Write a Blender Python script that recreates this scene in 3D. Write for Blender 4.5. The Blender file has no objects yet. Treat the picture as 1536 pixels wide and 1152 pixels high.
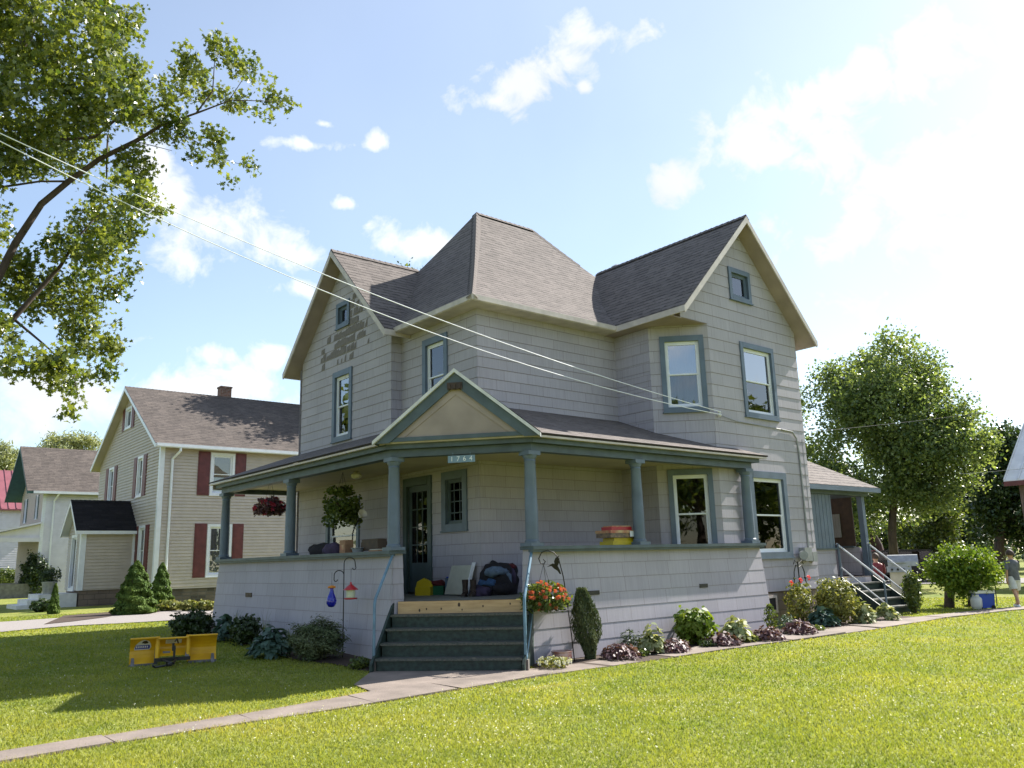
import bpy, bmesh, math, random
import numpy as np
from mathutils import Vector, Matrix
random.seed(7); rng=np.random.default_rng(7)
scene=bpy.context.scene; COL=scene.collection
# ------------------------------------------------------------------ camera (matched to the photograph)
FPX=1233.6; PITCH=0.2121; ROLL=-0.0280; YAW=0.8743
CP=np.array([-9.5645,-12.4784,1.6])
Fv=np.array([math.cos(YAW)*math.cos(PITCH),math.sin(YAW)*math.cos(PITCH),math.sin(PITCH)])
_r=np.array([math.sin(YAW),-math.cos(YAW),0.]);_u=np.cross(_r,Fv)
Rv=math.cos(ROLL)*_r+math.sin(ROLL)*_u; Uv=math.cos(ROLL)*_u-math.sin(ROLL)*_r
def ray(x,y):
    d=Fv+Rv*(x-768)/FPX+Uv*(576-y)/FPX; return d/np.linalg.norm(d)
def hit(x,y,n,k):
    n=np.array(n,float);d=ray(x,y);return CP+d*((k-n@CP)/(n@d))
def PX(x,y,k): return hit(x,y,(1,0,0),k)
def PY(x,y,k): return hit(x,y,(0,1,0),k)
def PZ(x,y,k): return hit(x,y,(0,0,1),k)
def at(x,y,D):
    d=ray(x,y); return CP+d*D/math.hypot(d[0],d[1])
def ss(t): t=min(max(t,0.),1.); return t*t*(3-2*t)
def H(x,y):
    r=0.034*min(max(y+1.5,0),10.5)*(1-ss((x-6)/9))*ss((y+3)/4)
    return r+.1*ss(x/6)*ss((y+6)/3)
def on(x,y):
    z=0.
    for _ in range(40):
        p=PZ(x,y,z); z=.5*z+.5*H(p[0],p[1])
    return p
cd=bpy.data.cameras.new('camera'); cam=bpy.data.objects.new('camera',cd); COL.objects.link(cam); scene.camera=cam
cd.sensor_width=36; cd.lens=FPX/1536*36; cd.clip_end=3000
M=Matrix(((Rv[0],Uv[0],-Fv[0],CP[0]),(Rv[1],Uv[1],-Fv[1],CP[1]),(Rv[2],Uv[2],-Fv[2],CP[2]),(0,0,0,1))); cam.matrix_world=M
# ------------------------------------------------------------------ materials
MT={}
def nt(name):
    m=bpy.data.materials.new(name); m.use_nodes=True; t=m.node_tree; b=t.nodes['Principled BSDF']; MT[name]=m; return m,t,b
def N(t,k,**kw):
    n=t.nodes.new(k)
    for a,v in kw.items():
        if a in n.inputs.keys() if hasattr(n.inputs,'keys') else False: n.inputs[a].default_value=v
        else: setattr(n,a,v)
    return n
def c4(c): return (c[0],c[1],c[2],1)
def mat(name,col,rough=.6,var=.12,scale=6.,bump=.0,bscale=60.,metal=0.,spec=.5,col2=None,emis=None,stretch=None,uv=False):
    m,t,b=nt(name); L=t.links
    b.inputs['Roughness'].default_value=rough; b.inputs['Metallic'].default_value=metal; b.inputs['Specular IOR Level'].default_value=spec
    tc=N(t,'ShaderNodeTexCoord'); src=tc.outputs['UV' if uv else 'Object']
    if stretch:
        mp=N(t,'ShaderNodeMapping'); mp.inputs['Scale'].default_value=stretch; L.new(src,mp.inputs[0]); src=mp.outputs[0]
    no=N(t,'ShaderNodeTexNoise'); no.inputs['Scale'].default_value=scale; no.inputs['Detail'].default_value=5; L.new(src,no.inputs['Vector'])
    mx=N(t,'ShaderNodeMix',data_type='RGBA'); c2=col2 or tuple(x*(1-var*2) for x in col); c1=col if col2 else tuple(min(1,x*(1+var)) for x in col)
    mx.inputs[6].default_value=c4(c1); mx.inputs[7].default_value=c4(c2)
    rp=N(t,'ShaderNodeMapRange'); rp.inputs[1].default_value=.3; rp.inputs[2].default_value=.7; L.new(no.outputs[0],rp.inputs[0]); L.new(rp.outputs[0],mx.inputs[0]); L.new(mx.outputs[2],b.inputs['Base Color'])
    if bump:
        n2=N(t,'ShaderNodeTexNoise'); n2.inputs['Scale'].default_value=bscale; n2.inputs['Detail'].default_value=3; L.new(src,n2.inputs['Vector'])
        bp=N(t,'ShaderNodeBump'); bp.inputs['Strength'].default_value=bump; bp.inputs['Distance'].default_value=.01; L.new(n2.outputs[0],bp.inputs['Height']); L.new(bp.outputs[0],b.inputs['Normal'])
    return m
def brick(name,c1,c2,cm,bw,rh,mort,rough=.85,bump=.5,dist=.01,off=.5,groove=0,stain=.25,freq=2,gvar=.06,row=0):
    """shingles/bricks laid in the UV of the wall or roof (metres)"""
    m,t,b=nt(name); L=t.links; b.inputs['Roughness'].default_value=rough; b.inputs['Specular IOR Level'].default_value=.25
    tc=N(t,'ShaderNodeTexCoord'); br=N(t,'ShaderNodeTexBrick'); br.offset=off; br.offset_frequency=freq
    # jitter the vertical joints row by row
    sp=N(t,'ShaderNodeSeparateXYZ'); L.new(tc.outputs['UV'],sp.inputs[0])
    dv=N(t,'ShaderNodeMath',operation='DIVIDE'); dv.inputs[1].default_value=rh; L.new(sp.outputs[1],dv.inputs[0])
    fl=N(t,'ShaderNodeMath',operation='FLOOR'); L.new(dv.outputs[0],fl.inputs[0])
    wn=N(t,'ShaderNodeTexWhiteNoise',noise_dimensions='1D'); L.new(fl.outputs[0],wn.inputs['W'])
    ml=N(t,'ShaderNodeMath',operation='MULTIPLY'); ml.inputs[1].default_value=bw; L.new(wn.outputs[0],ml.inputs[0])
    ad=N(t,'ShaderNodeMath',operation='ADD'); L.new(sp.outputs[0],ad.inputs[0]); L.new(ml.outputs[0],ad.inputs[1])
    cb=N(t,'ShaderNodeCombineXYZ'); L.new(ad.outputs[0],cb.inputs[0]); L.new(sp.outputs[1],cb.inputs[1]); L.new(cb.outputs[0],br.inputs['Vector'])
    br.inputs['Scale'].default_value=1; br.inputs['Brick Width'].default_value=bw; br.inputs['Row Height'].default_value=rh; br.inputs['Mortar Size'].default_value=mort; br.inputs['Mortar Smooth'].default_value=.1; br.inputs['Bias'].default_value=0
    br.inputs['Color1'].default_value=c4(c1); br.inputs['Color2'].default_value=c4(c2); br.inputs['Mortar'].default_value=c4(cm)
    no=N(t,'ShaderNodeTexNoise'); no.inputs['Scale'].default_value=.9; no.inputs['Detail'].default_value=6; L.new(tc.outputs['UV'],no.inputs['Vector'])
    rp=N(t,'ShaderNodeMapRange'); rp.inputs[1].default_value=.3; rp.inputs[2].default_value=.75; rp.inputs[3].default_value=1+stain*.4; rp.inputs[4].default_value=1-stain; L.new(no.outputs[0],rp.inputs[0])
    vm=N(t,'ShaderNodeVectorMath',operation='SCALE'); L.new(br.outputs['Color'],vm.inputs[0]); L.new(rp.outputs[0],vm.inputs['Scale'])
    last=vm.outputs[0]; hgt=None
    if groove:
        wv=N(t,'ShaderNodeTexNoise'); mp=N(t,'ShaderNodeMapping'); mp.inputs['Scale'].default_value=(groove,1.3,1); L.new(cb.outputs[0],mp.inputs[0]); L.new(mp.outputs[0],wv.inputs['Vector']); wv.inputs['Scale'].default_value=1; wv.inputs['Detail'].default_value=3
        r2=N(t,'ShaderNodeMapRange'); r2.inputs[1].default_value=.35; r2.inputs[2].default_value=.65; r2.inputs[3].default_value=1-gvar; r2.inputs[4].default_value=1+gvar; L.new(wv.outputs[0],r2.inputs[0])
        v2=N(t,'ShaderNodeVectorMath',operation='SCALE'); L.new(last,v2.inputs[0]); L.new(r2.outputs[0],v2.inputs['Scale']); last=v2.outputs[0]; hgt=wv.outputs[0]
    else:
        wv=N(t,'ShaderNodeTexNoise'); wv.inputs['Scale'].default_value=90; L.new(tc.outputs['UV'],wv.inputs['Vector']); hgt=wv.outputs[0]
        r2=N(t,'ShaderNodeMapRange'); r2.inputs[1].default_value=.3; r2.inputs[2].default_value=.7; r2.inputs[3].default_value=.8; r2.inputs[4].default_value=1.2; L.new(wv.outputs[0],r2.inputs[0])
        v2=N(t,'ShaderNodeVectorMath',operation='SCALE'); L.new(last,v2.inputs[0]); L.new(r2.outputs[0],v2.inputs['Scale']); last=v2.outputs[0]
    if row:  # broken dark line at each course foot: painted shadow of the shingle butts
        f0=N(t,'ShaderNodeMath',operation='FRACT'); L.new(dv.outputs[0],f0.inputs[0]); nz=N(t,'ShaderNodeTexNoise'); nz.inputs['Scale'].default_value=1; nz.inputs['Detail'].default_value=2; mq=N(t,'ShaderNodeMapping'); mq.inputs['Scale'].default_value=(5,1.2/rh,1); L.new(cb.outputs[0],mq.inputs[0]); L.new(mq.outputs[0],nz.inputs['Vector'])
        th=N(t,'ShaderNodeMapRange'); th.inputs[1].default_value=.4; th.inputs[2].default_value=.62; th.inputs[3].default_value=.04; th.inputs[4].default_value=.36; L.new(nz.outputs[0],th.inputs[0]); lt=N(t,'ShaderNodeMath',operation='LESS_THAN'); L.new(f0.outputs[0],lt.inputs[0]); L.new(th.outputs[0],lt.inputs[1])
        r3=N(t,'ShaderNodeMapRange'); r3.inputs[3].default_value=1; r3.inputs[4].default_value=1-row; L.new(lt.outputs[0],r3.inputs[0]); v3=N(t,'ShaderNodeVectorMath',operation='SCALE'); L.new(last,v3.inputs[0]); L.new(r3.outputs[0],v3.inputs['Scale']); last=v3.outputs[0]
    L.new(last,b.inputs['Base Color'])
    mm=N(t,'ShaderNodeMath',operation='MULTIPLY_ADD'); mm.inputs[1].default_value=-1; L.new(br.outputs['Fac'],mm.inputs[0]); 
    ms=N(t,'ShaderNodeMath',operation='MULTIPLY'); ms.inputs[1].default_value=.35; L.new(hgt,ms.inputs[0]); L.new(ms.outputs[0],mm.inputs[2])
    # each course laps over the one below: saw-tooth height
    fr=N(t,'ShaderNodeMath',operation='FRACT'); L.new(dv.outputs[0],fr.inputs[0])
    m3=N(t,'ShaderNodeMath',operation='MULTIPLY_ADD'); m3.inputs[1].default_value=-.9; L.new(fr.outputs[0],m3.inputs[0]); L.new(mm.outputs[0],m3.inputs[2])
    bp=N(t,'ShaderNodeBump'); bp.inputs['Strength'].default_value=bump; bp.inputs['Distance'].default_value=dist; L.new(m3.outputs[0],bp.inputs['Height']); L.new(bp.outputs[0],b.inputs['Normal'])
    return m
def leafmat(name,c1,c2,trans=.35,rough=.5,spec=.4):
    m,t,b=nt(name); L=t.links; b.inputs['Roughness'].default_value=rough; b.inputs['Specular IOR Level'].default_value=spec
    at_=N(t,'ShaderNodeAttribute',attribute_name='tint'); mx=N(t,'ShaderNodeMix',data_type='RGBA'); mx.inputs[6].default_value=c4(c1); mx.inputs[7].default_value=c4(c2); L.new(at_.outputs['Fac'],mx.inputs[0]); L.new(mx.outputs[2],b.inputs['Base Color'])
    tr=N(t,'ShaderNodeBsdfTranslucent'); v=N(t,'ShaderNodeVectorMath',operation='MULTIPLY'); v.inputs[1].default_value=(1.3,1.25,.6); L.new(mx.outputs[2],v.inputs[0]); L.new(v.outputs[0],tr.inputs['Color'])
    ms=N(t,'ShaderNodeMixShader'); ms.inputs[0].default_value=trans; L.new(b.outputs[0],ms.inputs[1]); L.new(tr.outputs[0],ms.inputs[2]); L.new(ms.outputs[0],t.nodes['Material Output'].inputs[0]); return m
def glass(name,refl=.25,tint=(.5,.52,.52)):
    m,t,b=nt(name); L=t.links; gl=N(t,'ShaderNodeBsdfGlossy'); gl.inputs['Roughness'].default_value=.015; tr=N(t,'ShaderNodeBsdfTransparent'); tr.inputs[0].default_value=c4(tint)
    tc=N(t,'ShaderNodeTexCoord'); no=N(t,'ShaderNodeTexNoise'); no.inputs['Scale'].default_value=1.2; L.new(tc.outputs['Object'],no.inputs['Vector']); bp=N(t,'ShaderNodeBump'); bp.inputs['Strength'].default_value=.12; bp.inputs['Distance'].default_value=.02; L.new(no.outputs[0],bp.inputs['Height']); L.new(bp.outputs[0],gl.inputs['Normal'])
    fr=N(t,'ShaderNodeFresnel'); fr.inputs[0].default_value=1.5; a=N(t,'ShaderNodeMath',operation='MULTIPLY_ADD'); a.inputs[1].default_value=1.1; a.inputs[2].default_value=refl; a.use_clamp=True; L.new(fr.outputs[0],a.inputs[0])
    ms=N(t,'ShaderNodeMixShader'); L.new(a.outputs[0],ms.inputs[0]); L.new(tr.outputs[0],ms.inputs[1]); L.new(gl.outputs[0],ms.inputs[2]); L.new(ms.outputs[0],t.nodes['Material Output'].inputs[0]); return m
SID=(.41,.385,.43)
for nm,rh in (('siding_fine',.213),('siding_wide',.26),('siding_porch',.252)):
    brick(nm,tuple(x*1.04 for x in SID),tuple(x*.95 for x in SID),(.22,.19,.19),.62,rh,.003,rough=.75,bump=.22,dist=.006,groove=30,stain=.10,gvar=.05)
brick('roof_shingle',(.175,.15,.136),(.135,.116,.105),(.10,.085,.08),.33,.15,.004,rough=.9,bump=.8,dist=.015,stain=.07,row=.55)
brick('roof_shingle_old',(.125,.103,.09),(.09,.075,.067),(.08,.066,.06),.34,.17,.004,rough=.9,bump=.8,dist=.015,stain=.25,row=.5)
brick('roof_shingle_black',(.022,.02,.022),(.012,.011,.013),(.006,.006,.006),.30,.14,.006,rough=.9,bump=.8,dist=.012,stain=.2)
brick('brick_red',(.22,.10,.07),(.15,.07,.05),(.25,.22,.2),.21,.07,.01,bump=.6)
brick('field_stone',(.20,.16,.13),(.08,.07,.06),(.14,.13,.12),.3,.13,.015,bump=.9,stain=.4)
brick('block_foundation',(.26,.20,.16),(.2,.155,.13),(.14,.12,.1),.4,.2,.01,bump=.5,stain=.35)
mat('trim_blue',(.115,.155,.21),.45,.1,3,bump=.15,bscale=25)
mat('trim_teal',(.07,.10,.115),.5,.14,4,bump=.15,bscale=25)
mat('rail_blue',(.13,.23,.31),.4,.15,5)
mat('cream',(.55,.49,.45),.55,.1,4); mat('beige_soffit',(.35,.285,.25),.7,.1,2); mat('white_vinyl',(.76,.78,.84),.35,.04,5); mat('white_paint',(.66,.66,.66),.5,.08,5)
mat('ceiling_paint',(.48,.42,.30),.6,.06,2,stretch=(1,1,1)); mat('porch_floor_paint',(.20,.20,.18),.6,.2,5)
mat('step_green',(.022,.042,.036),.6,.3,3,stretch=(1,6,6)); mat('step_tread',(.035,.05,.047),.65,.3,5,col2=(.13,.12,.10),stretch=(1.1,8,8))
m=mat('pine_board',(.62,.42,.22),.6,.1,3,stretch=(1,1,9),col2=(.46,.29,.14))
mat('bare_wood',(.19,.165,.15),.8,.2,8,stretch=(1,8,1)); mat('dark_wood',(.06,.035,.02),.6,.2,8)
mat('door_green',(.06,.09,.09),.45,.08,3); mat('dark_interior',(.02,.02,.022),.9,.1,2); mat('curtain_white',(.55,.55,.58),.9,.1,6,stretch=(8,8,1)); mat('curtain_brown',(.20,.07,.05),.9,.2,9,stretch=(8,8,1)); mat('curtain_blue',(.25,.28,.42),.9,.2,9,stretch=(8,8,1)); mat('curtain_grey',(.30,.29,.28),.9,.1,5,stretch=(9,9,1))
glass('window_glass',.12); glass('window_glass_dark',.0,(.4,.4,.4)); glass('window_glass_sky',.35,(.4,.4,.4))
mat('concrete',(.265,.212,.178),.85,.15,2.2,bump=.6,bscale=40,col2=(.155,.125,.105)); mat('gravel',(.36,.32,.30),.95,.1,40,bump=1,bscale=70,col2=(.2,.18,.165)); mat('soil',(.075,.048,.034),.95,.2,20,bump=1,bscale=50,col2=(.05,.033,.022)); mat('asphalt',(.22,.20,.19),.9,.1,8)
mat('black_iron',(.02,.018,.016),.5,.1,8,metal=.4); mat('galv',(.35,.36,.37),.45,.1,9,metal=.6); mat('grey_box',(.28,.29,.29),.5,.1,9)
mat('plow_yellow',(.80,.47,.015),.4,.1,3,bump=.1,bscale=20,col2=(.58,.32,.015)); mat('black_paint',(.015,.015,.016),.45,.1,6); mat('steel_worn',(.17,.17,.18),.5,.2,9,metal=.5)
mat('decal_white',(.75,.76,.78),.4,.02,5); mat('decal_blue',(.01,.04,.42),.4,.05,5)
mat('vinyl_tan',(.50,.435,.375),.55,.05,3); mat('vinyl_white',(.68,.66,.74),.5,.05,3); mat('shutter_red',(.13,.03,.03),.5,.15,5); mat('shutter_green',(.03,.09,.08),.5,.1,5)
mat('metal_roof_red',(.25,.085,.10),.4,.1,2); mat('metal_roof_white',(.60,.62,.64),.3,.08,2,metal=.2); mat('barn_board',(.17,.12,.11),.8,.2,6,stretch=(4,4,.5))
mat('digit_white',(.8,.82,.85),.4,.02,5); mat('plate_blue',(.16,.25,.33),.4,.1,5)
mat('skin',(.50,.29,.20),.5,.08,8); mat('hair_brown',(.06,.035,.02),.7,.3,60); mat('shirt_grey',(.13,.135,.16),.9,.15,12); mat('shirt_red',(.19,.035,.045),.9,.15,12); mat('shorts_white',(.60,.60,.62),.9,.08,12); mat('shorts_dark',(.05,.05,.07),.9,.08,12)
mat('cooler_blue',(.01,.06,.42),.4,.06,5); mat('cooler_white',(.75,.76,.78),.4,.03,5); mat('tank_white',(.62,.62,.62),.4,.06,5)
mat('bark',(.085,.06,.048),.9,.25,10,bump=.9,bscale=25,stretch=(1,1,.3)); mat('bark_light',(.22,.18,.15),.9,.25,10,bump=.9,bscale=25,stretch=(1,1,.3))
mat('pot_glaze',(.55,.42,.38),.25,.1,6,col2=(.30,.08,.06)); mat('terracotta',(.30,.10,.05),.8,.15,8)
mat('plastic_yellow',(.55,.42,.01),.4,.08,5); mat('plastic_green',(.0,.11,.05),.4,.08,5); mat('red_plastic',(.42,.02,.03),.35,.08,5); mat('pale_plastic',(.55,.6,.45),.3,.08,5); mat('orange_plastic',(.62,.22,.02),.4,.08,5)
mat('cloth_black',(.015,.013,.018),.9,.2,12,bump=.4,bscale=15); mat('cloth_blue',(.04,.10,.22),.9,.2,12,bump=.4,bscale=15); mat('cloth_purple',(.05,.035,.075),.9,.3,5,bump=.4,bscale=15); mat('cloth_red',(.12,.015,.02),.9,.3,12,bump=.4,bscale=15); mat('cloth_bluegrey',(.12,.17,.24),.9,.2,12,bump=.4,bscale=15); mat('boot_brown',(.035,.02,.014),.7,.2,12); mat('cardboard',(.34,.19,.11),.85,.1,12); mat('lidpaper',(.5,.5,.42),.6,.05,8); mat('print_red',(.38,.08,.05),.5,.4,8,col2=(.5,.38,.2)); mat('print_dark',(.07,.05,.06),.5,.3,14,col2=(.3,.2,.1)); mat('enamel',(.3,.33,.35),.3,.1,8); mat('light_shade',(.6,.56,.5),.4,.05,6)
mat('car_dark',(.02,.022,.03),.25,.05,2,metal=.3); mat('car_red',(.18,.015,.03),.25,.05,2,metal=.2); mat('tyre',(.015,.015,.015),.8,.1,9)
mat('wire_grey',(.86,.87,.9),.4,.01,5)
m,t,b=nt('blue_glass'); b.inputs['Base Color'].default_value=(.01,.015,.45,1); b.inputs['Roughness'].default_value=.05; b.inputs['Transmission Weight'].default_value=.35; b.inputs['Coat Weight'].default_value=.5
leafmat('leaf_maple',(.06,.105,.02),(.24,.27,.06),.48,.32,.7); leafmat('leaf_dark',(.018,.04,.012),(.06,.095,.025),.25,.4,.5); leafmat('leaf_mid',(.04,.08,.02),(.19,.23,.05),.38,.35,.6); leafmat('leaf_lime',(.09,.17,.02),(.24,.30,.04),.4); leafmat('leaf_yellowgreen',(.10,.14,.03),(.34,.32,.10),.35)
leafmat('leaf_tree',(.06,.11,.035),(.27,.33,.12),.5,.35,.6); leafmat('leaf_willow',(.16,.19,.09),(.38,.40,.22),.35); leafmat('leaf_spruce',(.05,.10,.02),(.13,.19,.035),.2,.7,.2); leafmat('leaf_purple',(.06,.02,.03),(.22,.13,.14),.25); leafmat('leaf_variegated',(.12,.18,.05),(.50,.50,.30),.3); leafmat('leaf_blue',(.04,.09,.07),(.11,.18,.14),.2); leafmat('leaf_juniper',(.055,.085,.04),(.17,.19,.10),.15,.8,.1)
leafmat('petal_orange',(.55,.10,.05),(.62,.22,.12),.25); leafmat('petal_red',(.65,.02,.02),(.75,.06,.04),.3); leafmat('petal_pink',(.35,.03,.09),(.6,.12,.2),.3); leafmat('petal_white',(.75,.75,.68),(.8,.8,.78),.3)
m_=leafmat('grass_blade',(.12,.19,.03),(.40,.37,.10),.5,.55,.3)
_t=m_.node_tree; _mx=[n for n in _t.nodes if n.type=='MIX'][0]; _cr=_t.nodes.new('ShaderNodeValToRGB'); _cr.color_ramp.elements[0].color=(.15,.215,.035,1); _cr.color_ramp.elements[1].color=(.46,.35,.19,1); _e=_cr.color_ramp.elements.new(.62); _e.color=(.35,.36,.075,1)
_t.links.new([n for n in _t.nodes if n.type=='ATTRIBUTE'][0].outputs['Fac'],_cr.inputs[0])
for _l in list(_mx.outputs[2].links): _t.links.new(_cr.outputs[0],_l.to_socket)
# ground: lawn under the blades
m,t,b=nt('lawn'); L=t.links; b.inputs['Roughness'].default_value=.9; b.inputs['Specular IOR Level'].default_value=.1
tc=N(t,'ShaderNodeTexCoord'); n1=N(t,'ShaderNodeTexNoise'); n1.inputs['Scale'].default_value=.55; n1.inputs['Detail'].default_value=9; n1.inputs['Roughness'].default_value=.7; L.new(tc.outputs['Object'],n1.inputs['Vector'])
n2=N(t,'ShaderNodeTexNoise'); n2.inputs['Scale'].default_value=14; n2.inputs['Detail'].default_value=6; L.new(tc.outputs['Object'],n2.inputs['Vector'])
cr=N(t,'ShaderNodeValToRGB'); cr.color_ramp.elements[0].position=.34; cr.color_ramp.elements[0].color=(.13,.18,.035,1); cr.color_ramp.elements[1].position=.68; cr.color_ramp.elements[1].color=(.30,.29,.08,1); L.new(n1.outputs[0],cr.inputs[0])
r=N(t,'ShaderNodeMapRange'); r.inputs[1].default_value=.3; r.inputs[2].default_value=.7; r.inputs[3].default_value=.62; r.inputs[4].default_value=1.3; L.new(n2.outputs[0],r.inputs[0])
v=N(t,'ShaderNodeVectorMath',operation='SCALE'); L.new(cr.outputs[0],v.inputs[0]); L.new(r.outputs[0],v.inputs['Scale']); L.new(v.outputs[0],b.inputs['Base Color'])
bp=N(t,'ShaderNodeBump'); bp.inputs['Strength'].default_value=.9; bp.inputs['Distance'].default_value=.05; L.new(n2.outputs[0],bp.inputs['Height']); L.new(bp.outputs[0],b.inputs['Normal'])
# ------------------------------------------------------------------ mesh builder
def wloc(o):
    v=Vector((0,0,0))
    while o is not None: v+=o.location; o=o.parent
    return v
class MB:
    def __init__(s): s.v=[];s.f=[];s.m=[];s.uv=[]
    def face(s,pts,m=0,uv=None):
        n=len(s.v); s.v+= [tuple(map(float,p)) for p in pts]; s.f.append(tuple(range(n,n+len(pts)))); s.m.append(m)
        if uv is None:
            p=[Vector(q) for q in s.v[n:]]; a=(p[1]-p[0]); nn=a.cross(p[-1]-p[0]); nn=nn.normalized() if nn.length>1e-9 else Vector((0,0,1))
            u=Vector((0,0,1)).cross(nn); u=u.normalized() if u.length>1e-3 else Vector((1,0,0)); w=nn.cross(u); uv=[(q.dot(u),q.dot(w)) for q in p]
        s.uv.append(uv)
    def mesh(s,vs,fs,m=0):
        for f in fs: s.face([vs[i] for i in f],m)
    def box(s,a,b,m=0):
        (x0,y0,z0),(x1,y1,z1)=a,b
        x0,x1=min(x0,x1),max(x0,x1);y0,y1=min(y0,y1),max(y0,y1);z0,z1=min(z0,z1),max(z0,z1)
        V=[(x0,y0,z0),(x1,y0,z0),(x1,y1,z0),(x0,y1,z0),(x0,y0,z1),(x1,y0,z1),(x1,y1,z1),(x0,y1,z1)]
        s.mesh(V,[(0,3,2,1),(4,5,6,7),(0,1,5,4),(1,2,6,5),(2,3,7,6),(3,0,4,7)],m)
    def obox(s,O,U,Nn,h0,h1,z0,z1,d0,d1,m=0):
        """box on a wall plane: h along U, z up, d along the outward normal"""
        O=Vector(O);U=Vector(U);Nn=Vector(Nn);P=lambda h,z,d:O+U*h+Nn*d+Vector((0,0,z))
        V=[P(h0,z0,d0),P(h1,z0,d0),P(h1,z0,d1),P(h0,z0,d1),P(h0,z1,d0),P(h1,z1,d0),P(h1,z1,d1),P(h0,z1,d1)]
        F=[(0,3,2,1),(4,5,6,7),(0,1,5,4),(1,2,6,5),(2,3,7,6),(3,0,4,7)]
        if U.cross(Vector((0,0,1))).dot(Nn)<0: pass
        else: F=[tuple(reversed(f)) for f in F]
        s.mesh(V,F,m)
    def prism(s,poly,dv,m=0):
        """planar polygon swept by dv"""
        p=[Vector(q) for q in poly]; dv=Vector(dv); n=len(p)
        nn=(p[1]-p[0]).cross(p[2]-p[1])
        if nn.dot(dv)>0: p=p[::-1]
        q=[a+dv for a in p]; s.face(p,m); s.face(q[::-1],m)
        for i in range(n):
            j=(i+1)%n; s.face([p[j],p[i],q[i],q[j]],m)
    def tube(s,pts,r,n=8,m=0,cap=True):
        P=[Vector(p) for p in pts]; R=r if isinstance(r,(list,tuple)) else [r]*len(P); rings=[]; a=None
        for i,p in enumerate(P):
            t=(P[min(i+1,len(P)-1)]-P[max(i-1,0)]).normalized()
            if a is None: a=t.orthogonal().normalized()
            else:
                a=a-t*a.dot(t); a=a.normalized() if a.length>1e-6 else t.orthogonal().normalized()
            b=t.cross(a); rings.append([p+(a*math.cos(2*math.pi*k/n)+b*math.sin(2*math.pi*k/n))*R[i] for k in range(n)])
        for i in range(len(P)-1):
            for k in range(n): j=(k+1)%n; s.face([rings[i][k],rings[i][j],rings[i+1][j],rings[i+1][k]],m)
        if cap: s.face(rings[0][::-1],m); s.face(rings[-1],m)
    def lathe(s,c,prof,n=20,m=0,ax=None):
        c=Vector(c); rings=[[c+Vector((r*math.cos(2*math.pi*k/n),r*math.sin(2*math.pi*k/n),z)) for k in range(n)] for r,z in prof]
        for i in range(len(prof)-1):
            for k in range(n): j=(k+1)%n; s.face([rings[i][k],rings[i][j],rings[i+1][j],rings[i+1][k]],m)
        s.face(rings[0][::-1],m); s.face(rings[-1],m)
    def blob(s,c,r,n=10,m=0,jit=.0):
        c=Vector(c); r=Vector(r if isinstance(r,(tuple,list)) else (r,r,r)); rows=max(4,n//2); ph=random.random()*9
        def P(i,k):
            a=math.pi*i/rows;b=2*math.pi*k/n; d=Vector((math.sin(a)*math.cos(b),math.sin(a)*math.sin(b),math.cos(a)))
            f=1+jit*(math.sin(d.x*5+ph)*math.cos(d.y*4+ph*2)+.6*math.sin(d.z*7+d.x*6+ph)); return c+Vector((d.x*r.x,d.y*r.y,d.z*r.z))*f
        for i in range(rows):
            for k in range(n):
                j=(k+1)%n
                if i==0: s.face([P(0,0),P(1,k),P(1,j)],m)
                elif i==rows-1: s.face([P(i,k),P(rows,0),P(i,j)],m)
                else: s.face([P(i,k),P(i+1,k),P(i+1,j),P(i,j)],m)
    def build(s,name,mats,parent=None,smooth=False,weld=False):
        o_=wloc(parent) if parent else Vector((0,0,0))
        me=bpy.data.meshes.new(name); me.from_pydata([(x-o_.x,y-o_.y,z-o_.z) for x,y,z in s.v],[],s.f)
        mats=mats if isinstance(mats,(list,tuple)) else [mats]
        for k in mats: me.materials.append(MT[k])
        me.polygons.foreach_set('material_index',s.m)
        uv=me.uv_layers.new(name='UVMap'); flat=[c for f in s.uv for p in f for c in p]; uv.data.foreach_set('uv',flat)
        if smooth or weld:
            bm=bmesh.new(); bm.from_mesh(me); bmesh.ops.remove_doubles(bm,verts=bm.verts,dist=1e-5); bm.to_mesh(me); bm.free()
        if smooth: me.shade_smooth() if hasattr(me,'shade_smooth') else None
        me.update(); ob=bpy.data.objects.new(name,me); COL.objects.link(ob); ob.parent=parent
        if smooth=='edge':
            md=ob.modifiers.new('es','EDGE_SPLIT'); md.split_angle=math.radians(40)
        return ob
def thing(name,label,cat,loc=(0,0,0),group=None):
    o=bpy.data.objects.new(name,None); o.empty_display_size=.2; COL.objects.link(o); o.location=Vector([float(c) for c in loc]); o['label']=label; o['category']=cat
    if group:o['group']=group
    return o
def tag(o,label,cat,group=None):
    o['label']=label;o['category']=cat
    if group:o['group']=group
    return o
def kind(o,k): o['kind']=k; return o
def recenter(o):
    """move the origin of a one-mesh thing to its base"""
    me=o.data; n=len(me.vertices); a=np.empty(n*3); me.vertices.foreach_get('co',a); a=a.reshape(-1,3); c=(a.min(0)+a.max(0))/2; c[2]=a[:,2].min(); a-=c; me.vertices.foreach_set('co',a.ravel()); o.location=Vector(c)+o.location; me.update(); return o
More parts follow.
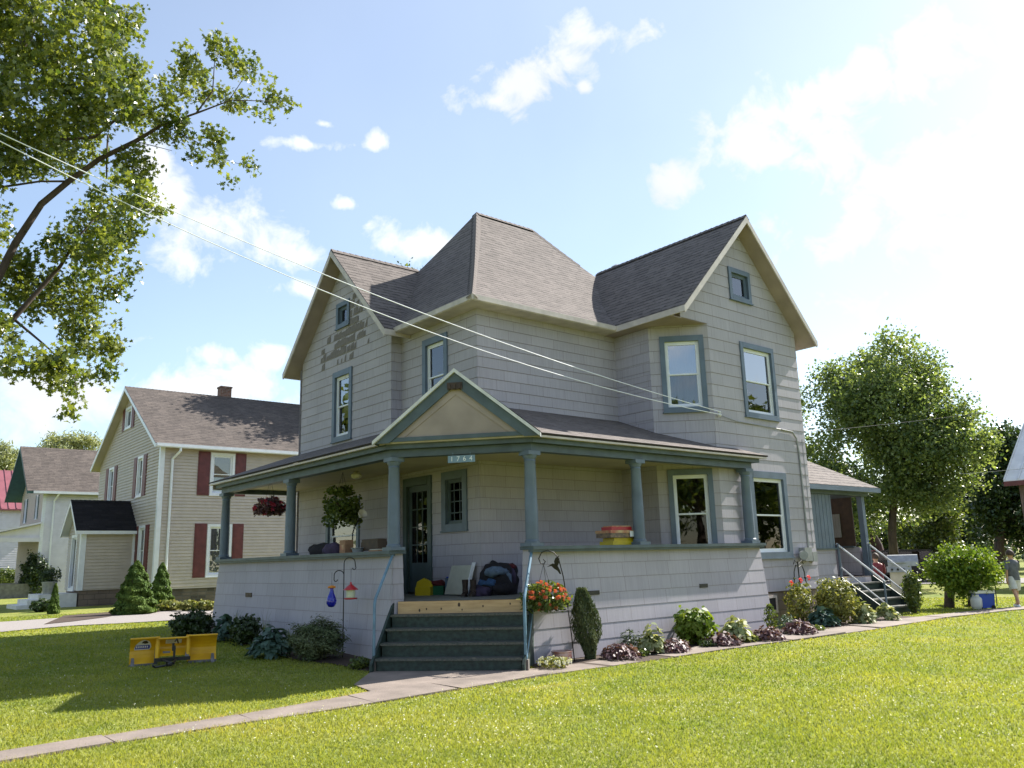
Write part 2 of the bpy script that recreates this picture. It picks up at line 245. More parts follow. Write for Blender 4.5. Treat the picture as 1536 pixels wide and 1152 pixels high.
# ------------------------------------------------------------------ lapped siding
def clip(poly,f):
    out=[];n=len(poly)
    for i in range(n):
        a,b=poly[i],poly[(i+1)%n];fa,fb=f(a),f(b)
        if fa>=0: out.append(a)
        if (fa>=0)!=(fb>=0): t=fa/(fa-fb); out.append((a[0]+(b[0]-a[0])*t,a[1]+(b[1]-a[1])*t))
    return out
def siding(mb,O,U,Nn,poly,exp,z0=0.,holes=(),proud=.009,lean=0.,ztop=0.):
    O=Vector(O);U=Vector(U);Nn=Vector(Nn)
    pieces=[poly]
    for (a,b,c,d) in holes:
        nx=[]
        for p in pieces:
            l=clip(p,lambda q:a-q[0]); r_=clip(p,lambda q:q[0]-b); mid=clip(clip(p,lambda q:q[0]-a),lambda q:b-q[0])
            lo=clip(mid,lambda q:c-q[1]) if len(mid)>2 else []; hi=clip(mid,lambda q:q[1]-d) if len(mid)>2 else []
            nx+=[q for q in (l,r_,lo,hi) if len(q)>2]
        pieces=nx
    flip=U.cross(Vector((0,0,1))).dot(Nn)<0
    for p in pieces:
        zs=[q[1] for q in p]; k0=int(math.floor((min(zs)-z0)/exp)); k1=int(math.ceil((max(zs)-z0)/exp))
        for k in range(k0,k1):
            zb=z0+k*exp; b=clip(clip(p,lambda q:q[1]-zb),lambda q:zb+exp-q[1])
            if len(b)<3: continue
            def P(q,o=None):
                t=(q[1]-zb)/exp; d=.003+proud*(1-t)+lean*max(0,ztop-q[1])
                if o is not None: d=o+lean*max(0,ztop-q[1])
                return O+U*q[0]+Nn*d+Vector((0,0,q[1]))
            pts=[P(q) for q in b]; uv=[(q[0],q[1]-z0) for q in b]
            if flip: pts=pts[::-1];uv=uv[::-1]
            mb.face(pts,0,uv)
            lo=[q for q in b if abs(q[1]-zb)<1e-6]
            if len(lo)>=2:
                h0=min(q[0] for q in lo);h1=max(q[0] for q in lo)
                if h1-h0>1e-4:
                    q4=[P((h0,zb)),P((h1,zb)),P((h1,zb),0),P((h0,zb),0)]
                    if not flip: q4=q4[::-1]
                    mb.face(q4,0,[(h0,-.001),(h1,-.001),(h1,0),(h0,0)])
def plane(o,d,n): return (Vector(o),Vector(d).normalized(),Vector(n).normalized())
def window(parent,pl,h0,h1,z0,z1,tw=.11,trim='trim_blue',frame='white_vinyl',glass_='window_glass',curtain=None,name='window',double=True,depth=.07,sill=True,sub=True,cur_cover=1.,gtop=None,muntin=None):
    """casing outer edge = h0..h1, z0..z1 ; returns the hole in the siding"""
    O,U,Nn=pl; mb=MB(); a,b,c,d=h0+tw,h1-tw,z0+tw*.9,z1-tw*1.15
    mb.obox(O,U,Nn,h0,a,z0,z1,-.02,.042); mb.obox(O,U,Nn,b,h1,z0,z1,-.02,.042); mb.obox(O,U,Nn,a,b,d,z1,-.02,.045); mb.obox(O,U,Nn,a,b,z0,c,-.02,.045)
    # jambs
    mb.obox(O,U,Nn,a-.012,a,c,d,-depth-.03,-.021); mb.obox(O,U,Nn,b,b+.012,c,d,-depth-.03,-.021); mb.obox(O,U,Nn,a,b,d,d+.012,-depth-.03,-.021); mb.obox(O,U,Nn,a,b,c-.012,c,-depth-.03,-.021)
    if sill: mb.obox(O,U,Nn,h0-.02,h1+.02,z0-.03,z0,-.01,.065)
    w=mb.build(name,trim,parent)
    if frame:
        fb=MB(); ft=.045; 
        def fr(a,b,c,d,o,t):
            fb.obox(O,U,Nn,a,a+t,c,d,o-.035,o);fb.obox(O,U,Nn,b-t,b,c,d,o-.035,o);fb.obox(O,U,Nn,a+t,b-t,d-t,d,o-.035,o);fb.obox(O,U,Nn,a+t,b-t,c,c+t,o-.035,o)
        fr(a,b,c,d,-.022,ft)
        if double:
            mz=(c+d)/2; fr(a+ft,b-ft,mz-.015,d-ft,-.032,.03); fr(a+ft,b-ft,c+ft,mz+.015,-.05,.035)
        else: fr(a+ft,b-ft,c+ft,d-ft,-.032,.025)
        if muntin:
            for q in range(1,muntin[0]): x=a+(b-a)*q/muntin[0]; fb.obox(O,U,Nn,x-.01,x+.01,c+ft,d-ft,-.06,-.045)
            for q in range(1,muntin[1]): x=c+(d-c)*q/muntin[1]; fb.obox(O,U,Nn,a+ft,b-ft,x-.01,x+.01,-.061,-.046)
        fb.build('frame',frame,w)
    if double:
        mz=(c+d)/2
        for (p,q,g,o) in ((mz,d,gtop or glass_,-.05),(c,mz,glass_,-.068)):
            g_=MB(); g_.obox(O,U,Nn,a+.03,b-.03,p,q,o-.004,o); g_.build('pane',g,w)
    else:
        g_=MB(); g_.obox(O,U,Nn,a+.02,b-.02,c+.02,d-.02,-.06,-.055); g_.build('pane',glass_,w)
    if curtain:
        cb=MB(); nseg=26; zb=c+ (d-c)*(1-cur_cover)
        for side in (0,1):
            x0,x1=(a,a+(b-a)*.46) if side==0 else (b-(b-a)*.46,b)
            pr=None
            for i in range(nseg+1):
                x=x0+(x1-x0)*i/nseg; dd=-.16-.025*math.sin(i*1.3+side); Q=O+U*x+Nn*dd
                if pr is not None: cb.face([pr+Vector((0,0,zb)),Q+Vector((0,0,zb)),Q+Vector((0,0,d)),pr+Vector((0,0,d))])
                pr=Q
        cb.build('curtain',curtain,w)
    return (a-.012,b+.012,c-.012,d+.012)
# ================================================================== MAIN HOUSE
house=thing('house','two storey pale grey shingled farmhouse with blue green trim and a wraparound porch','house',(0,0,0))
P1=.257; Y1=2.784; Y2=7.21; YB=7.35; XS=3.967; XB=8.344; P2=1.92; ZW=6.60; BOX=6.57
plF=plane((0,0,0),(1,0,0),(0,-1,0)); plL=plane((0,0,0),(0,1,0),(-1,0,0)); plLW=plane((-P1,0,0),(0,1,0),(-1,0,0)); plWF=plane((0,-P2,0),(1,0,0),(0,-1,0))
plWS=plane((XS,0,0),(0,1,0),(-1,0,0)); CH=2.95
s2=math.sqrt(.5); plC=plane((XS,CH-XS,0),(1,-1,0),(-1,-1,0))   # chamfered bay face, h from 0
CW=(4.87-XS)/s2
HL=lambda x:(x-XS)/s2
holes={}
holes['wu']=window(house,plWF,6.0,7.31,4.62,6.335,.105,gtop='window_glass_sky',curtain='curtain_blue',cur_cover=.5)
holes['wl']=window(house,plWF,5.92,7.34,1.52,3.40,.13,glass_='window_glass_dark',gtop='window_glass',curtain='curtain_brown')
holes['wa']=window(house,plWF,5.80,6.63,7.32,8.09,.10,frame='trim_blue',double=False,curtain='curtain_blue',depth=.12)
holes['cu']=window(house,plC,HL(4.125),HL(4.795),4.64,6.315,.105,gtop='window_glass_sky',curtain='curtain_white')
holes['cl']=window(house,plC,HL(4.115),HL(4.775),1.56,3.40,.105,glass_='window_glass_dark',gtop='window_glass')
holes['lu']=window(house,plLW,4.53,5.48,4.52,6.235,.12,gtop='window_glass_sky',glass_='window_glass')
holes['la']=window(house,plLW,4.70,5.36,7.33,7.97,.10,frame='trim_blue',double=False,depth=.12)
holes['hw']=window(house,plL,.985,1.90,4.62,6.29,.12,gtop='window_glass')
holes['pl']=window(house,plLW,4.1,5.68,1.45,3.14,.11,gtop='window_glass')
holes['sm']=window(house,plL,.385,1.23,2.22,3.385,.14,frame='trim_teal',double=False,muntin=(3,4),glass_='window_glass_dark')
# door
d_o=MB(); O,U,Nn=plL
da,db,dc,dd_=1.60,2.66,1.0,3.38
d_o.obox(O,U,Nn,da,da+.13,dc,dd_,-.02,.045); d_o.obox(O,U,Nn,db-.13,db,dc,dd_,-.02,.045); d_o.obox(O,U,Nn,da+.13,db-.13,dd_-.17,dd_,-.02,.05)
d_o.obox(O,U,Nn,da+.13,da+.23,dc+.02,dd_-.17,-.07,-.03); d_o.obox(O,U,Nn,db-.23,db-.13,dc+.02,dd_-.17,-.07,-.03); d_o.obox(O,U,Nn,da+.23,db-.23,dd_-.30,dd_-.17,-.07,-.03); d_o.obox(O,U,Nn,da+.23,db-.23,dc+.02,dc+.62,-.07,-.035)
for q in range(1,3): x=da+.23+(db-da-.46)*q/3; d_o.obox(O,U,Nn,x-.01,x+.01,dc+.62,dd_-.30,-.06,-.035)
for q in range(1,4): z=dc+.62+(dd_-.92-dc)*q/4; d_o.obox(O,U,Nn,da+.23,db-.23,z-.01,z+.01,-.061,-.036)
door=d_o.build('door','door_green',house)
g=MB(); g.obox(O,U,Nn,da+.22,db-.22,dc+.6,dd_-.28,-.055,-.05); g.build('pane','window_glass_dark',door)
g=MB(); g.obox(O,U,Nn,da+.15,da+.19,1.9,2.06,-.03,-.015); g.tube([O+U*(da+.17)+Nn*(-.015)+Vector((0,0,2.02)),O+U*(da+.17)+Nn*.05+Vector((0,0,2.02))],.022,8); g.build('handle','galv',door)
holes['dr']=(da+.118,db-.118,dc,dd_-.158)
# walls
w=MB(); siding(w,*plF,[(-.012,1.0),(XS,1.0),(XS,ZW),(-.012,ZW)],.213,z0=.03); siding(w,*plL,[(-.012,1.0),(Y1,1.0),(Y1,ZW),(-.012,ZW)],.213,z0=.03,holes=[holes['hw'],holes['sm'],holes['dr']])
siding(w,(0,Y1,0),(-1,0,0),(0,-1,0),[(0,1.),(P1+.012,1.),(P1+.012,ZW+.1),(0,ZW+.1)],.213,z0=.03)
rk=lambda y:6.6+(y-2.43)*1.019 if y<5 else 6.6+(7.564-y)*1.019
siding(w,*plLW,[(Y1-.012,1.0),(Y2+.012,1.0),(Y2+.012,rk(Y2)-.1),(4.997,9.1),(Y1-.012,rk(Y1)-.1)],.213,z0=.03,holes=[holes['lu'],holes['la'],holes['pl']])
wf=w; w=MB(); zr=lambda x:6.666+(x-3.625)*1.032 if x<6.155 else 6.666+(8.685-x)*1.032
siding(w,*plWF,[(4.862,.8),(XB+.012,.8),(XB+.012,BOX),(4.862,BOX)],.26,z0=.02,holes=[holes['wu'],holes['wl']])
siding(w,*plWF,[(XS-.01,BOX),(XB+.012,BOX),(XB+.012,zr(XB)-.1),(6.155,9.17),(XS,zr(XS)-.1)],.26,z0=.02,holes=[holes['wa']])
siding(w,*plC,[(-.006,.8),(CW+.006,.8),(CW+.006,BOX),(-.006,BOX)],.26,z0=.02,holes=[holes['cu'],holes['cl']])
siding(w,*plWS,[(CH-XS,1.0),(0,1.0),(0,ZW),(CH-XS,ZW)],.213,z0=.03)
siding(w,(XB,0,0),(0,1,0),(1,0,0),[(-P2,.8),(YB,.8),(YB,ZW),(-P2,ZW)],.26,z0=.02)
siding(w,(0,YB,0),(1,0,0),(0,1,0),[(-P1,.5),(XB,.5),(XB,ZW+.2),(-P1,ZW+.2)],.26,z0=.02)
siding(w,(0,Y2,0),(1,0,0),(0,1,0),[(-P1,.5),(.02,.5),(.02,ZW+.2),(-P1,ZW+.2)],.26,z0=.02)
w.build('wall','siding_wide',house)
# weathered bare patches in the left gable: shingles that lost their paint
O,U,Nn=plLW; rs=random.Random(3)
for (cy,cz,ry,n) in ((4.75,6.95,.45,34),(5.15,6.95,.30,16),(4.2,7.0,.45,22),(4.42,7.35,.24,16),(4.75,7.12,.4,20),(5.6,6.55,.4,9),(4.95,6.75,.5,16),(4.3,7.7,.25,8),(5.45,7.0,.3,5)):
    for k in range(n):
        y=cy+rs.uniform(-ry,ry); z=.03+.213*round((cz+rs.uniform(-.3,.3)-.03)/.213); hh=rs.uniform(.12,.205); ww=rs.uniform(.05,.22)
        a,b,c,d=holes['la']
        if z+hh>rk(y)-.35 or (4.66<y<5.4 and 7.28<z+hh and z<8.0): continue
        zz=z+.01; off=.003+.016*(1-.01/.213)+.0025; o2=.003+.016*(1-(hh+.01)/.213)+.0025
        wf.face([O+U*y+Nn*off+Vector((0,0,zz)),O+U*y+Nn*o2+Vector((0,0,zz+hh)),O+U*(y+ww)+Nn*o2+Vector((0,0,zz+hh*rs.uniform(.6,1))),O+U*(y+ww)+Nn*off+Vector((0,0,zz))],1)
wf.build('wall',['siding_fine','bare_wood'],house)
# foundation
w=MB(); w.box((4.9,-P2+.04,-.1),(XB-.04,-P2+.3,.79)); w.box((XB-.3,-P2+.3,-.1),(XB-.04,YB,.79)); w.build('foundation','block_foundation',house)
w=MB(); w.obox(*plWF,6.02,6.62,.30,.76,-.03,.01); bw=w.build('basement_window','bare_wood',house)
w=MB(); w.obox(*plWF,6.08,6.56,.36,.42,.01,.03);w.obox(*plWF,6.08,6.56,.67,.72,.01,.03);w.obox(*plWF,6.08,6.13,.42,.67,.01,.03);w.obox(*plWF,6.51,6.56,.42,.67,.01,.03); w.build('frame','cream',bw)
w=MB(); w.obox(*plWF,6.13,6.51,.42,.67,.01,.016); w.build('pane','dark_interior',bw)
# hip roof with a slight bell-cast flare
E0=6.655; AX0,AX1,AY=2.872,4.813,3.66; OV=.406; X1=7.685+OV; YE=7.32+OV
nst=28; T=[i/nst for i in range(nst+1)]
def ring(t):
    z=E0+4.0*(t-.075*math.sin(math.pi*t)); 
    return (-OV+(AX0+OV)*t, X1+(AX1-X1)*t, -OV+(AY+OV)*t, YE+(AY-YE)*t, z)
rf=MB(); vacc=[0,0]
for i in range(nst):
    a=ring(T[i]);b=ring(T[i+1]); dz=b[4]-a[4]; sF=math.hypot(dz,b[2]-a[2]); sL=math.hypot(dz,b[0]-a[0])
    def rowq(p0,p1,q1,q0,u,v0,v1): rf.face([p0,p1,q1,q0],0,[(u(p0),v0),(u(p1),v0),(u(q1),v1),(u(q0),v1)])
    v0,v1=vacc[0],vacc[0]+sF; l0,l1=vacc[1],vacc[1]+sL
    xm=lambda r: min(r[1],3.625+(r[4]-6.666)/1.032+.12) if r[4]<9.0 else r[1]
    ym=lambda r: min(r[3],2.43+(r[4]-6.6)/1.019+.12) if r[4]<9.0 else r[3]
    rowq((a[0],a[2],a[4]),(xm(a),a[2],a[4]),(xm(b) if b[4]<9 or a[4]>=9 else xm(a),b[2],b[4]),(b[0],b[2],b[4]),lambda p:p[0],v0,v1)
    rowq((a[0],ym(a),a[4]),(a[0],a[2],a[4]),(b[0],b[2],b[4]),(b[0],ym(b) if b[4]<9 or a[4]>=9 else ym(a),b[4]),lambda p:-p[1],l0,l1)
    rowq((a[1],a[2],a[4]),(a[1],a[3],a[4]),(b[1],b[3],b[4]),(b[1],b[2],b[4]),lambda p:p[1],l0,l1)
    rowq((a[1],a[3],a[4]),(a[0],a[3],a[4]),(b[0],b[3],b[4]),(b[1],b[3],b[4]),lambda p:-p[0],v0,v1)
    vacc[0]=v1;vacc[1]=l1
# hip and ridge caps
def caps(mb,pts,m=0,w=.12):
    for i in range(len(pts)-1):
        a,b=Vector(pts[i]),Vector(pts[i+1]); L_=(b-a).length; n=max(1,int(L_/.16)); d=(b-a)/n; side=d.cross(Vector((0,0,1))).normalized()*w
        for k in range(n):
            p=a+d*k; q=p+d*1.05; up=Vector((0,0,.020)); up2=Vector((0,0,.008)); dn=Vector((0,0,-.10))
            mb.face([p-side+dn,q-side+dn,q+up2,p+up],m,[(k*.37,0),(k*.37+.13,0),(k*.37+.13,.1),(k*.37,.1)]); mb.face([p+up,q+up2,q+side+dn,p+side+dn],m,[(k*.37,.2),(k*.37+.13,.2),(k*.37+.13,.3),(k*.37,.3)])
caps(rf,[(ring(t)[0],ring(t)[2],ring(t)[4]+.01) for t in T]); caps(rf,[(ring(t)[1],ring(t)[2],ring(t)[4]+.01) for t in T if ring(t)[4]>9.3]); caps(rf,[(AX0,AY,10.66),(AX1,AY,10.66)])
rf.build('roof','roof_shingle',house)
# gable wings: shingle skin over a trim-coloured deck
def gable_roof(parent,along,r0,r1,c,hw,zr_,ze_,mat_='roof_shingle',trim='cream',thick=.13,soff='beige_soffit',name='roof',bargew=.03):
    """along='x': ridge runs in x from r0 (outer end) to r1; c = ridge y; hw = half width"""
    sk=MB(); dk=MB()
    P=(lambda a,b,z:(a,b,z)) if along=='x' else (lambda a,b,z:(b,a,z))
    for s in (-1,1):
        q=[P(r0,c+s*hw,ze_),P(r1,c+s*hw,ze_),P(r1,c,zr_),P(r0,c,zr_)]
        L_=math.hypot(hw,zr_-ze_)
        up=.022
        t=[(x,y,z+up) for x,y,z in q]; uv=[(r0,0),(r1,0),(r1,L_),(r0,L_)]
        n=(Vector(t[1])-Vector(t[0])).cross(Vector(t[2])-Vector(t[1]))
        tt,uu=(t,uv) if n.z>0 else (t[::-1],uv[::-1]); sk.face(tt,0,uu)
        for i,j in ((0,1),(0,3)): sk.face([q[i],q[j],t[j],t[i]],0)
        ins=.02; e=1 if r1>r0 else -1
        q2=[P(r0+e*ins,c+s*(hw-ins),ze_+ins*.9),P(r1,c+s*(hw-ins),ze_+ins*.9),P(r1,c,zr_-.001),P(r0+e*ins,c,zr_-.001)]
        dk.prism(q2,(0,0,-thick))
        # bargeboard
    caps(sk,[P(r0,c,zr_+.03),P(r1,c,zr_+.03)])
    a=sk.build(name,mat_,parent); b=dk.build('eave_board',soff,parent)
    bb=MB(); e=1 if r1>r0 else -1
    for s in (-1,1):
        q=[P(r0+e*.02,c+s*hw,ze_),P(r0+e*.02,c,zr_),P(r0+e*.02,c,zr_-.16),P(r0+e*.02,c+s*hw,ze_-.16)]
        bb.prism(q,P(-e*bargew,0,0))
    for s in (-1,1): bb.box(P(r0-e*.008,c+s*(hw-.01),ze_-.13),P(r1,c+s*(hw+.025),ze_+.0))
    bb.build('bargeboard',trim,parent)
gable_roof(house,'x',-P1-.396,1.9,4.997,2.567,9.215,6.600)
gable_roof(house,'y',-P2-.40,2.5,6.155,2.53,9.277,6.666)
# cornice of the hip part
w=MB(); w.box((-OV+.01,-OV+.01,6.545),(3.64,.02,6.62)); w.box((-OV+.01,.02,6.545),(.02,2.45,6.62)); w.box((-OV-.012,-OV-.012,6.56),(3.64,-OV+.01,6.665));  w.box((-OV-.012,-OV+.01,6.56),(-OV+.01,2.45,6.665)); w.build('cornice','cream',house)
# little bay roof corner (overhang above the chamfer)
w=MB(); w.box((3.655,-P2-.02,6.535),(XS-.014,-.0,6.555)); w.prism([(XS,CH-XS,BOX-.012),(4.87,-P2,BOX-.012),(XS,-P2,BOX-.012)],(0,0,.01)); w.box((XS-.01,-P2-.005,BOX-.03),(XS+.03,CH-XS,6.75)); w.build('soffit','beige_soffit',house)
w=MB(); w.tube([(6.155-.6,.9,8.4),(6.155-.6,.9,9.75)],.11,14); w.tube([(5.555,.9,9.72),(5.555,.9,9.78)],.13,14); 
vp_=PY(925,403,2.6); w=MB(); w.tube([(vp_[0],2.6,8.3),(vp_[0],2.6,vp_[2]-.1)],.08,14); w.lathe((vp_[0],2.6,vp_[2]-.15),[(.13,0),(.16,.05),(.16,.2),(.05,.27)],14); w.build('vent_pipe','galv',house,smooth='edge')
# conduit / meter
w=MB(); w.tube([(7.35,-P2-.03,4.42),(7.8,-P2-.03,4.40),(7.95,-P2-.03,4.25),(8.0,-P2-.03,3.9),(8.0,-P2-.03,1.62)],.018,8); w.tube([(8.2,-P2-.025,4.25),(8.2,-P2-.025,1.7)],.008,6); w.tube([(4.97,-P2-.05,4.55),(5.6,-P2-.035,4.46),(7.35,-P2-.03,4.42)],.009,6); w.build('conduit','grey_box',house)
w=MB(); w.box((7.62,-P2-.16,1.42),(7.92,-P2-.01,1.72)); w.tube([(7.55,-P2-.13,1.55),(7.50,-P2-.2,1.55)],.1,14); w.box((7.98,-P2-.14,1.40),(8.16,-P2-.01,1.62)); w.build('electric_meter','grey_box',house)
w=MB(); w.lathe((4.97,-P2-.07,4.5),[(.02,0),(.045,.02),(.045,.05),(.02,.07),(.04,.09),(.02,.12)],10); w.build('insulator','white_paint',house)
# rear eave seen past the right corner
w=MB(); w.prism([(8.35,-1.2,5.55),(9.3,-1.2,5.20),(9.3,3.5,5.20),(8.35,3.5,5.55)],(0,0,-.05)); 
rr=w.build('rear_roof','roof_shingle',house); w=MB(); w.prism([(8.35,-1.22,5.49),(9.32,-1.22,5.14),(9.32,3.5,5.14),(8.35,3.5,5.49)],(0,0,-.08)); w.build('rear_soffit','cream',house)
# ------------------------------------------------------------------ porch
XA,XBc,XCc=-.545,2.075,5.54; QY=-2.10; QX=-2.078; YD,YEc,YF=-.294,3.759,7.381; HF=.998; ZR=1.83; ZB=3.395
XR=5.80; YL=7.55
fl=MB(); outer=[(QX,YL),(QX,YD-.02),(XA,QY),(XR,QY)]
inner=[(XR,-P2+.02),(4.87,-P2+.02),(XS,CH-XS+.02),(XS,.02),(.0,.02),(.0,Y1),(-P1,Y1),(-P1,YL)]
poly=outer+inner
def flat(mb,poly,z,up=True,thick=.04):
    bm=bmesh.new(); vs=[bm.verts.new((x,y,z)) for x,y in poly]; f=bm.faces.new(vs); r_=bmesh.ops.triangulate(bm,faces=[f])
    for f in bm.faces:
        p=[v.co.copy() for v in f.verts]
        if (f.normal.z>0)!=up: p=p[::-1]
        mb.face(p,0,[(q.x,q.y) for q in p])
    bm.free()
flat(fl,poly,HF); fl.build('porch_floor','porch_floor_paint',house)
fl=MB(); flat(fl,poly,3.50,up=False); fl.build('porch_ceiling','ceiling_paint',house)
# knee walls, battered outwards towards the ground
dv=Vector((1,-1,0)).normalized(); kw=MB()
LEAN=.075
gl=lambda x,y:H(x,y)-.05
siding(kw,(0,QY-.02,0),(1,0,0),(0,-1,0),[(XA-.17,.02),(XR+.10,.05),(XR,1.78),(XA-.09,1.78),(XA-.135,.95)],.252,z0=.02,proud=.005,lean=LEAN,ztop=1.78)
siding(kw,(QX-.02,0,0),(0,1,0),(-1,0,0),[(YD-.15,.0),(YL+.1,.2),(YL,1.78),(YD-.04,1.78),(YD-.09,.95)],.252,z0=.02,proud=.005,lean=LEAN,ztop=1.78)
kw_o=kw.build('knee_wall','siding_porch',house)
kw=MB()
# inner faces and the ends beside the steps
kw.box((XA-.07,QY+.14,HF),(XR,QY+.16,1.78)); kw.box((QX+.14,YD,HF),(QX+.16,YL,1.78))
def endw(a,b):   # a: outer top, b inner top (2D) -> battered end panel
    a=Vector(a);b=Vector(b)
n_d=Vector((-s2,-s2,0)); t_d=(Vector((XA,QY,0))-Vector((QX,YD,0))).normalized()
for (px,py,sg) in ((XA-.07,QY,1),(QX,YD-.02,-1)):
    O=Vector((px,py,0)); 
    U=Vector((0,-1,0)) if sg==1 else Vector((-1,0,0)); NN=Vector((-1,0,0)) if sg==1 else Vector((0,-1,0))
    siding(kw,O,U,NN,[(-.16,HF-.2),(.105,HF-.2),(.035,1.78),(-.16,1.78)],.252,z0=.02,lean=.05,ztop=1.78)
siding(kw,(XR,0,0),(0,1,0),(1,0,0),[(QY-.15,.05),(-P2+.02,.05),(-P2+.02,1.78),(QY-.02,1.78)],.252,z0=.02,lean=.06,ztop=1.78)
siding(kw,(0,YL,0),(1,0,0),(0,1,0),[(QX-.1,.2),(-P1,.2),(-P1,1.78),(QX,1.78)],.252,z0=.02)
kw.build('knee_wall','siding_porch',house)
w=MB(); w.box((XA-.12,QY-.16,1.775),(XR+.06,QY+.18,1.83)); w.box((QX-.15,YD-.10,1.775),(QX+.18,YL+.05,1.83)); w.box((XA-.11,QY-.13,1.735),(XR+.03,QY-.02,1.774)); w.box((QX-.12,YD-.08,1.735),(QX-.02,YL+.03,1.774)); w.build('rail_cap','trim_teal',house)
# vents in the knee wall
for (ox,wd) in ((.73,.27),(3.74,.24)):
    v=MB(); v.obox((0,QY-.02-LEAN*.75,0),(1,0,0),(0,-1,0),ox-wd/2,ox+wd/2,1.0,1.07,.0,.022); v.build('vent','black_paint',house)
v=MB(); v.obox((QX-.02-LEAN*.75,0,0),(0,1,0),(-1,0,0),5.42,5.74,.99,1.08,.0,.024); v.build('vent','dark_wood',house)
def column(x,y):
    m=MB(); m.box((x-.14,y-.14,1.83),(x+.14,y+.14,1.885)); m.lathe((x,y,1.885),[(.125,0),(.125,.03),(.108,.05),(.108,.4),(.104,.8),(.092,1.33),(.10,1.345),(.092,1.37),(.12,1.42),(.12,1.44)],24); m.box((x-.13,y-.13,3.325),(x+.13,y+.13,3.394)); m.build('column','trim_blue',house,smooth='edge')
for x in (XA,XBc,XCc): column(x,QY)
for y in (YD,YEc,YF): column(QX,y)
# beams following the columns
def path_box(mb,pts,w0,w1,z0,z1,cl=False):
    """horizontal band left of pts (offset w0..w1, + = outwards/right of travel)"""
    P=[Vector((p[0],p[1],0)) for p in pts]; n=len(P); offs=[]
    for i in range(n):
        d0=(P[i]-P[i-1]).normalized() if i>0 else None; d1=(P[i+1]-P[i]).normalized() if i<n-1 else None
        n0=Vector((d0.y,-d0.x,0)) if d0 else None; n1=Vector((d1.y,-d1.x,0)) if d1 else None
        if n0 and n1: m=(n0+n1); m=m/(1+n0.dot(n1))
        else: m=n0 or n1
        offs.append(m)
    A=[P[i]+offs[i]*w0 for i in range(n)];B=[P[i]+offs[i]*w1 for i in range(n)]
    for i in range(n-1):
        mb.face([A[i]+Vector((0,0,z1)),B[i]+Vector((0,0,z1)),B[i+1]+Vector((0,0,z1)),A[i+1]+Vector((0,0,z1))]); mb.face([A[i+1]+Vector((0,0,z0)),B[i+1]+Vector((0,0,z0)),B[i]+Vector((0,0,z0)),A[i]+Vector((0,0,z0))])
        mb.face([B[i]+Vector((0,0,z0)),B[i+1]+Vector((0,0,z0)),B[i+1]+Vector((0,0,z1)),B[i]+Vector((0,0,z1))]); mb.face([A[i]+Vector((0,0,z1)),A[i+1]+Vector((0,0,z1)),A[i+1]+Vector((0,0,z0)),A[i]+Vector((0,0,z0))])
    for i in (0,n-1): mb.face([A[i]+Vector((0,0,z0)),B[i]+Vector((0,0,z0)),B[i]+Vector((0,0,z1)),A[i]+Vector((0,0,z1))])
line=[(QX,YF+.1),(QX,YD),(XA,QY),(XR-.12,QY)]
bm_=MB(); path_box(bm_,line,.09,-.09,ZB,3.52); bm_.face([(0,0,-5),(0,.01,-5),(.01,0,-5)]) if 0 else None
bm_.box((QX,YF-.02,ZB),(-P1-.02,YF+.14,3.50)); bm_.box((XR-.22,QY+.09,ZB),(XR-.04,-P2-.002,3.50)); bm_.build('porch_beam','trim_teal',house)
lineE=[(QX,YL+.05),(QX,YD),(XA,QY),(XR+.02,QY)]
ev=MB(); path_box(ev,lineE,-.08,.20,3.525,3.63); ev.build('porch_frieze','trim_teal',house)
XE,YEE=6.02,7.83; QXo=-2.375; QYo=-2.40
gf=MB()
def onl(z,s=0): pass
linF=[(QX,YEE-.03),(QX,YD),(XA,QY),(XE-.03,QY)]
path_box(gf,linF,.21,.285,3.605,3.640); gf.build('drip_edge','cream',house)
# porch roof: sheds up to the walls; hips at the diagonal
ZE=3.650; SL=.385; pr=MB()
off=.29; dgn=Vector((XA-QX,QY-YD,0)).normalized(); nD=Vector((dgn.y,-dgn.x,0))
# offset eave line corners
def inter(p,d,q,e):
    # 2D line intersection
    a=np.array([[d[0],-e[0]],[d[1],-e[1]]]);t=np.linalg.solve(a,np.array([q[0]-p[0],q[1]-p[1]])); return (p[0]+d[0]*t[0],p[1]+d[1]*t[0])
ex,ey=QX-off,QY-off
pd=Vector((XA,QY,0))+nD*off
c1=inter((ex,0),(0,1),(pd.x,pd.y),(dgn.x,dgn.y)); c2=inter((0,ey),(1,0),(pd.x,pd.y),(dgn.x,dgn.y))
zF=lambda x,y:ZE+SL*(y-ey); zL=lambda x,y:ZE+.36*(x-ex)
zw=lambda x,y:min(zF(x,y),zL(x,y))
def rfq(mb,pts,uf,z):
    p=[(a,b,z(a,b)) for a,b in pts]; nrm=(Vector(p[1])-Vector(p[0])).cross(Vector(p[2])-Vector(p[1]))
    if nrm.z<0: p=p[::-1]
    uv=[(a,(b-ey)*1.072) for a,b,c in p] if uf else [(-b,(a-ex)*1.063) for a,b,c in p]
    mb.face(p,0,uv)
HQ=(-1.3,ey+(-1.3-ex)*.36/SL)
hx=lambda y:ex+(y-ey)*SL/.36     # plan line of the valley/hip between the two sheds
# right shed (rises with y): pieces up to house wall and bay
Yw=.0
pr_y=-1.9
rfq(pr,[(c2[0],ey),(XS,ey),(XS,Yw+.01),(hx(Yw),Yw+.01),HQ],True,zF)
rfq(pr,[(XS,ey),(4.87,ey),(4.87,-P2-.0),(XS,CH-XS)],True,zF); rfq(pr,[(4.87,ey),(XE,ey),(XE-(ey*-1-P2),-P2),(4.87,-P2)],True,zF)
dY=-P2-ey; zt=zF(0,-P2); pr.face([(XE,ey,ZE),(XE,-P2,ZE),(XE-dY,-P2,zt)],0,[(0,0),(dY,0),(dY,dY*1.07)])
